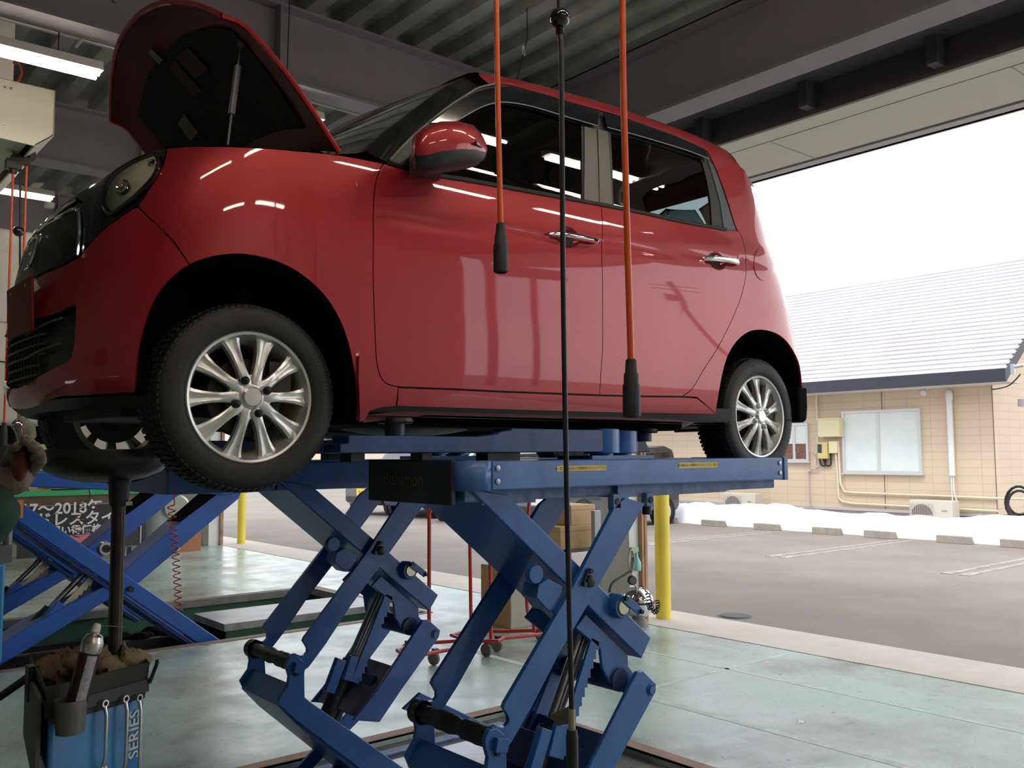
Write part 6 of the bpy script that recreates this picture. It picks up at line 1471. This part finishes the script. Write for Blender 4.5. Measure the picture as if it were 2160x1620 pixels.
e = at(12, 1200, Y=6.95); mb = MB(); mb.box((e.x - .6, 6.95, .12), (e.x, 7.12, .78)); mb.build('cart_body', mat('cart_blue', (.03, .22, .46), .4), tcq, bevel=.02)
mb = MB(); mb.box((e.x - .55, 6.97, .78), (e.x + .04, 7.10, .90)); mb.cyl((e.x + .02, 7.03, .84), (e.x + .02, 7.03, 1.08), .03, 16); mb.build('cart_tools', mat('tools_grey', (.16, .17, .18), .4, .5), tcq); mb = MB(); mb.box((e.x + .02, 6.98, 1.08), (e.x + .10, 7.04, 1.20)); mb.build('orange_tool', mat('tool_orange', (.85, .26, .04), .5), tcq)
for dx in (-.5, -.06):
    mb = MB(); mb.cyl((e.x + dx - .015, 7.03, .05), (e.x + dx + .015, 7.03, .05), .05, 18); mb.box((e.x + dx - .02, 7.01, .05), (e.x + dx + .02, 7.05, .125)); mb.build('cart_caster', black_plastic, tcq)
# ================================================================ red tube trolleys, cartons, air tank
red_tube = mat('red_tube', (.50, .035, .025), .35, 0, .2)
def trolley(label, base, ups, casters, rung):
    r = empty('tube_trolley', casters[0], label, 'trolley', 'red tubular trolleys behind the scissor arms')
    mb = MB(); mb.tube([at(x, y, Z=.12) for x, y in base], .014, 10, closed=True); mb.build('base_frame', red_tube, r)
    for u in ups: mb = MB(); mb.tube(tubepts(u, 5), .014, 10); mb.build('upright', red_tube, r)
    mb = MB(); mb.tube(rung, .010, 8); mb.build('tie_bar', red_tube, r)
    for c in casters:
        mb = MB(); mb.lathe([(0, -.016), (.042, -.016), (.048, -.01), (.048, .01), (.042, .016), (0, .016)], V((c[0], c[1], .048)), (1, .25, 0), 24); w = mb.build('caster', mat('caster_grey', (.16, .15, .14), .6), r)
        mb = MB(); mb.box((c[0] - .006, c[1] - .02, .04), (c[0] + .030, c[1] + .02, .115)); mb.build('caster_fork', dark_steel, w)
def onfloor(x, y, z=.0): p = at(x, y, Z=z); return (p.x, p.y, z)
c1 = onfloor(915, 1403); c2 = onfloor(858, 1385)
pU = at(905, 1368, Z=.12)
trolley('red tubular trolley nearest the far scissor arms, lowest in view', [(838, 1372), (872, 1358), (965, 1352), (995, 1363), (915, 1376), (860, 1388)],
        [[pU, V((pU.x, pU.y, .6)), V((pU.x, pU.y, 1.0)), at(905, 1085, Y=pU.y), at(912, 1068, Y=pU.y), at(930, 1060, Y=pU.y + .05)], [at(1036, 1350, Z=.12), at(1035, 1265, Y=at(1036, 1350, Z=.12).y), at(1033, 1110, Y=at(1036, 1350, Z=.12).y)]],
        [c1, c2, onfloor(1026, 1385)], [at(840, 1384, Z=.12), at(1000, 1366, Z=.12)])
pB = at(998, 1333, Z=.12); pD = at(1126, 1334, Z=.12)
trolley('red tubular trolley with curved uprights beside the cartons', [(952, 1340), (992, 1330), (1060, 1332), (1147, 1329), (1143, 1338), (1063, 1346), (1050, 1352), (985, 1352)],
        [[pB, at(994, 1315, Y=pB.y), at(992, 1200, Y=pB.y), at(990, 1090, Y=pB.y)], [pD, at(1125, 1315, Y=pD.y), at(1113, 1290, Y=pD.y), at(1111, 1240, Y=pD.y), at(1112, 1130, Y=pD.y), at(1116, 1060, Y=pD.y)]],
        [onfloor(1048, 1374), onfloor(1140, 1352)], [at(1055, 1348, Z=.1), at(1145, 1338, Z=.1)])
def carton(px0, px1, pb, h, dep, label, z=0, m=None, group='cartons stored beside the white pillar', extra=None):
    a, b = at(px0, pb, Z=z), at(px1, pb, Z=z); y = (a.y + b.y) / 2; xa = at(px0, pb, Y=y).x; xb = at(px1, pb, Y=y).x
    r = empty('carton', ((xa + xb) / 2, y, z), label, 'carton', group)
    mb = MB(); mb.box((xa, y, z), (xb, y + dep, z + h)); mb.build('carton_body', m or cardboard, r, bevel=.006)
    mb = MB(); mb.box((xa - .001, y + dep * .45, z + h * .2), (xb + .001, y + dep * .55, z + h + .001)); mb.build('carton_tape', mat('tape', (.46, .31, .16), .4), r)
    return r, xa, xb, y
r_, xa, xb, yy = carton(1078, 1150, 1322, .52, .42, 'large off-white and brown carton standing behind the red trolley', m=mat('carton_white', (.48, .44, .38), .8, var=.06))
mb = MB(); mb.box((xa - .004, yy + .01, .01), (xa, yy + .41, .51)); mb.build('carton_side', cardboard, r_)
mat('print_grey', (.25, .23, .22), .7)
mb = MB(); mb.box((xa + (xb - xa) * .62, yy - .002, .10), (xa + (xb - xa) * .82, yy, .18)); mb.build('carton_barcode', MATS['print_grey'], r_)
sy = 6.35; s0, s1 = at(1190, 1157, Y=sy).x, at(1275, 1157, Y=sy).x; zs = at(1230, 1157, Y=sy).z
sh = empty('low_shelf', ((s0 + s1) / 2, sy, 0), 'low grey steel shelf beside the white pillar carrying cartons', 'shelf')
mb = MB(); mb.box((s0, sy, zs - .03), (s1, sy + .5, zs)); mb.build('shelf_board', mat('shelf_grey', (.18, .18, .17), .5, .3), sh); mb = MB(); mb.box((s0, sy, .2), (s1, sy + .5, .22)); mb.build('shelf_board', MATS['shelf_grey'], sh)
mb = MB(); [mb.box((x, y, 0), (x + .03, y + .03, zs)) for x in (s0, s1 - .03) for y in (sy, sy + .47)]; mb.build('shelf_post', MATS['shelf_grey'], sh)
def cbox(px0, px1, py0, z0, y, dep, label, m=cardboard):
    xa, xb = at(px0, 1100, Y=y).x, at(px1, 1100, Y=y).x; zt = at(px0, py0, Y=y).z
    r = empty('carton', ((xa + xb) / 2, y, z0), label, 'carton', 'cartons stacked on the low shelf')
    mb = MB(); mb.box((xa, y, z0), (xb, y + dep, zt)); mb.build('carton_body', m, r, bevel=.006); mb = MB(); mb.box((xa - .001, y - .001, zt - .05), (xb + .001, y + dep, zt - .046)); mb.build('carton_seam', mat('seam_brown', (.30, .18, .09), .8), r); return zt
cb_m = mat('carton_tan', (.60, .42, .22), .8, var=.05)
zt1 = cbox(1182, 1270, 1112, zs, sy + .02, .42, 'wide tan carton lying lowest on the low shelf', cb_m)
cbox(1205, 1256, 1066, zt1, sy + .05, .36, 'smaller tan carton stacked on top of the wide one', cb_m)
mb = MB(); a = at(1310, 1292, Z=0); mb.box((a.x - .06, a.y - .05, 0), (a.x + .04, a.y + .1, at(1310, 1150, Y=a.y).z)); tag(mb.build('upright_locker', mat('locker_dark', (.055, .055, .06), .5)), 'narrow dark upright stand left of the white pillar behind the air tank', 'stand')
mb = MB(); p_a, p_b = at(1257, 1290, Y=6.15), at(1294, 1075, Y=6.15); mb.box((p_a.x, 6.15, 0), (p_b.x, 6.2, p_b.z)); tag(mb.build('grey_panel', mat('panel_lightgrey', (.42, .43, .45), .5)), 'light grey upright panel between the cartons and the white pillar', 'panel')
# chrome air tank inflator
ic = V((6.00, 5.46, 0)); it = empty('tyre_inflator', ic, 'round chrome air tank tyre inflator with gauge and black coiled hose', 'tyre inflator')
mb = MB(); mb.lathe([(0, .0), (.09, 0), (.085, .03), (.07, .06), (.04, .09)], ic, seg=24); mb.build('tank_base', mat('base_grey', (.22, .22, .21), .5), it)
mb = MB(); mb.sphere(ic + V((0, 0, .205)), .140, 32); sp = mb.build('chrome_tank', chrome, it); mb = MB(); mb.lathe([(.1405, .20), (.142, .203), (.142, .212), (.1405, .215)], ic, seg=32); mb.build('tank_seam', black_plastic, sp)
g = at(1333, 1224, Y=5.36); mb = MB(); mb.lathe([(0, -.02), (.030, -.02), (.040, -.012), (.040, .012), (0, .012)], g, (.55, 1, 0), 26); ga = mb.build('gauge', black_plastic, it); mb = MB(); mb.lathe([(0, -.021), (.028, -.021)], g, (.55, 1, 0), 20); mb.build('gauge_face', mat('gauge_face', (.12, .12, .12), .3), ga)
mb = MB(); mb.tube(tubepts([ic + V((0, 0, .33)), at(1328, 1200, Y=5.4), at(1326, 1172, Y=5.4), at(1333, 1160, Y=5.4), at(1338, 1185, Y=5.4), at(1330, 1215, Y=5.38)]), .007, 8); mb.tube([g, ic + V((0, 0, .32))], .010, 8); mb.build('tank_pipe', mat('pipe_metal', (.35, .33, .28), .35, .8), it)
mb = MB(); mb.tube(tubepts([at(1330, 1205, Y=5.4), at(1305, 1220, Y=5.4), at(1290, 1232, Y=5.4), at(1285, 1250, Y=5.4)]), .011, 8); mb.build('rubber_lead', black_plastic, it)
P = []; A_ = [at(1352, 1235, Y=5.32), at(1366, 1252, Y=5.30), at(1372, 1275, Y=5.30), at(1381, 1291, Y=5.30), at(1388, 1282, Y=5.30), at(1386, 1265, Y=5.30)]; cl = tubepts(A_, 22)
for i in range(len(cl) - 1):
    d = (cl[i + 1] - cl[i]).normalized(); u_ = d.cross(V((.6, .77, 0))).normalized(); w_ = d.cross(u_); a = i * 1.0
    rr_ = .019 if i > 20 else .004
    P.append(cl[i] + (u_ * math.cos(a) + w_ * math.sin(a)) * rr_)
mb = MB(); mb.tube(P, .0055, 6); mb.build('coil_hose', black_plastic, it)
sbp = at(1343, 1203, Y=5.56); sbt = empty('spray_bottle', sbp, 'pale green spray bottle hanging on the white pillar above the chrome tank', 'spray bottle')
mb = MB(); mb.lathe([(0, 0), (.038, 0), (.042, .02), (.040, .07), (.016, .12), (.014, .15)], sbp, seg=20); mb.build('bottle', mat('bottle_green', (.28, .62, .55), .3), sbt)
mb = MB(); mb.obox(sbp + V((-.03, 0, .185)), (.09, .03, .04)); mb.tube([sbp + V((-.03, 0, .17)), sbp + V((-.055, 0, .12))], .007, 6); mb.build('trigger_head', mat('trigger_green', (.30, .50, .36), .4), sbt)
mb = MB(); mb.box(sbp + V((-.02, .03, -.01)), sbp + V((.02, .045, .16))); mb.build('bottle_hook', steel, sbt)
# ================================================================ parked cars across the lot
def parked(cx, cy, rot, col, label, kind=0, plate_col=None, wagon=True):
    M = Matrix.Rotation(rot, 3, 'Z'); c = V((cx, cy, -.02)); r = empty('parked_car', c, label, 'car', None)
    def T(mb):
        mb.v = [c + M @ p for p in mb.v]; return mb
    m = mat('carpaint_' + col[0], col[1], .25, .2, .8)
    prof = [(-1.72, .32), (-1.74, .62), (-1.62, .92), (-.95, 1.02), (-.45, 1.56), (-.2, 1.66), (1.3, 1.68), (1.55, 1.6), (1.72, 1.0), (1.74, .40), (1.66, .28), (-1.6, .26)]
    mb = MB(); mb.plate(prof, -.735, .735); T(mb).build('body', m, r, bevel=.07)
    mb = MB(); mb.plate([(-.80, 1.04), (-.40, 1.52), (1.40, 1.56), (1.52, 1.04)], -.742, .742); T(mb).build('side_window', black_gloss, r, bevel=.02)
    mb = MB(); mb.box((1.66, -.58, 1.05), (1.70, .58, 1.5)); T(mb).build('rear_window', black_gloss, r); mb = MB(); mb.prism([(-.97, -.6, 1.05), (-.97, .6, 1.05), (-.47, .55, 1.54), (-.47, -.55, 1.54)], (.02, 0, .02)); T(mb).build('windscreen', black_gloss, r)
    for x in (-1.2, 1.2):
        for s in (-1, 1):
            mb = MB(); mb.lathe([(0, .0), (.19, .0), (.20, .015), (.27, .015), (.285, 0), (.285, -.15), (0, -.15)], (x, s * .742, .285), (0, s, 0), 36); w = T(mb).build('tyre', rubber, r)
            mb = MB(); mb.lathe([(0, .018), (.05, .018), (.06, .01), (.17, .010), (.19, .016), (.195, .004)], (x, s * .742, .285), (0, s, 0), 30)
            T(mb).build('wheel_disc', mat('disc_silver', (.5, .5, .52), .3, .8), w)
            mb = MB(); mb.lathe([(.345, -.12), (.345, .005), (.30, .006), (.30, -.12)], (x, s * .742, .285), (0, s, 0), 36); T(mb).build('arch_trim', black_plastic, r)
    mb = MB(); mb.box((-1.77, -.165, .50), (-1.745, .165, .665)); pn = T(mb).build('plate', mat('plate_' + (plate_col or 'white'), (.85, .62, .02) if plate_col == 'yellow' else (.8, .8, .8), .5), r)
    if plate_col == 'yellow':
        p = c + M @ V((-1.772, 0, .585)); text('plate_text', '72-12', black_plastic, pn, p, M @ V((0, -1, 0)), (0, 0, 1), .085, .0005, .001)
    mb = MB(); mb.box((-1.755, -.5, .72), (-1.72, .5, .84)); T(mb).build('front_grille', black_plastic, r); 
    for s in (-1, 1): mb = MB(); mb.box((-1.76, s * .66 - .1, .74), (-1.66, s * .66 + .07, .90)); T(mb).build('front_lamp', mat('lamp_clear', (.6, .62, .65), .15, .3), r)
    mb = MB(); mb.box((-1.78, -.6, .34), (-1.73, .6, .46)); T(mb).build('bumper_intake', black_plastic, r)
    return r
parked(13.75, 13.55, 0, ('dark', (.035, .035, .045)), 'dark car parked beyond the yellow post beside the snow bank')
def onp(px, py): p = at(px, py, Z=-.02); return p.x, p.y
x, y = onp(790, 1086); parked(x + 1.4, y + .3, .12, ('black', (.02, .022, .022)), 'black car with a yellow number plate parked far behind the scissor arms', plate_col='yellow')
x, y = onp(862, 1092); parked(x + 1.5, y + .2, .12, ('blue', (.055, .055, .42)), 'blue car parked next to the black car, seen under the lift platform')
x, y = onp(962, 1102); parked(x + 1.5, y + .1, .12, ('silver', (.62, .62, .64)), 'silver white car parked next to the blue car behind the red trolley')
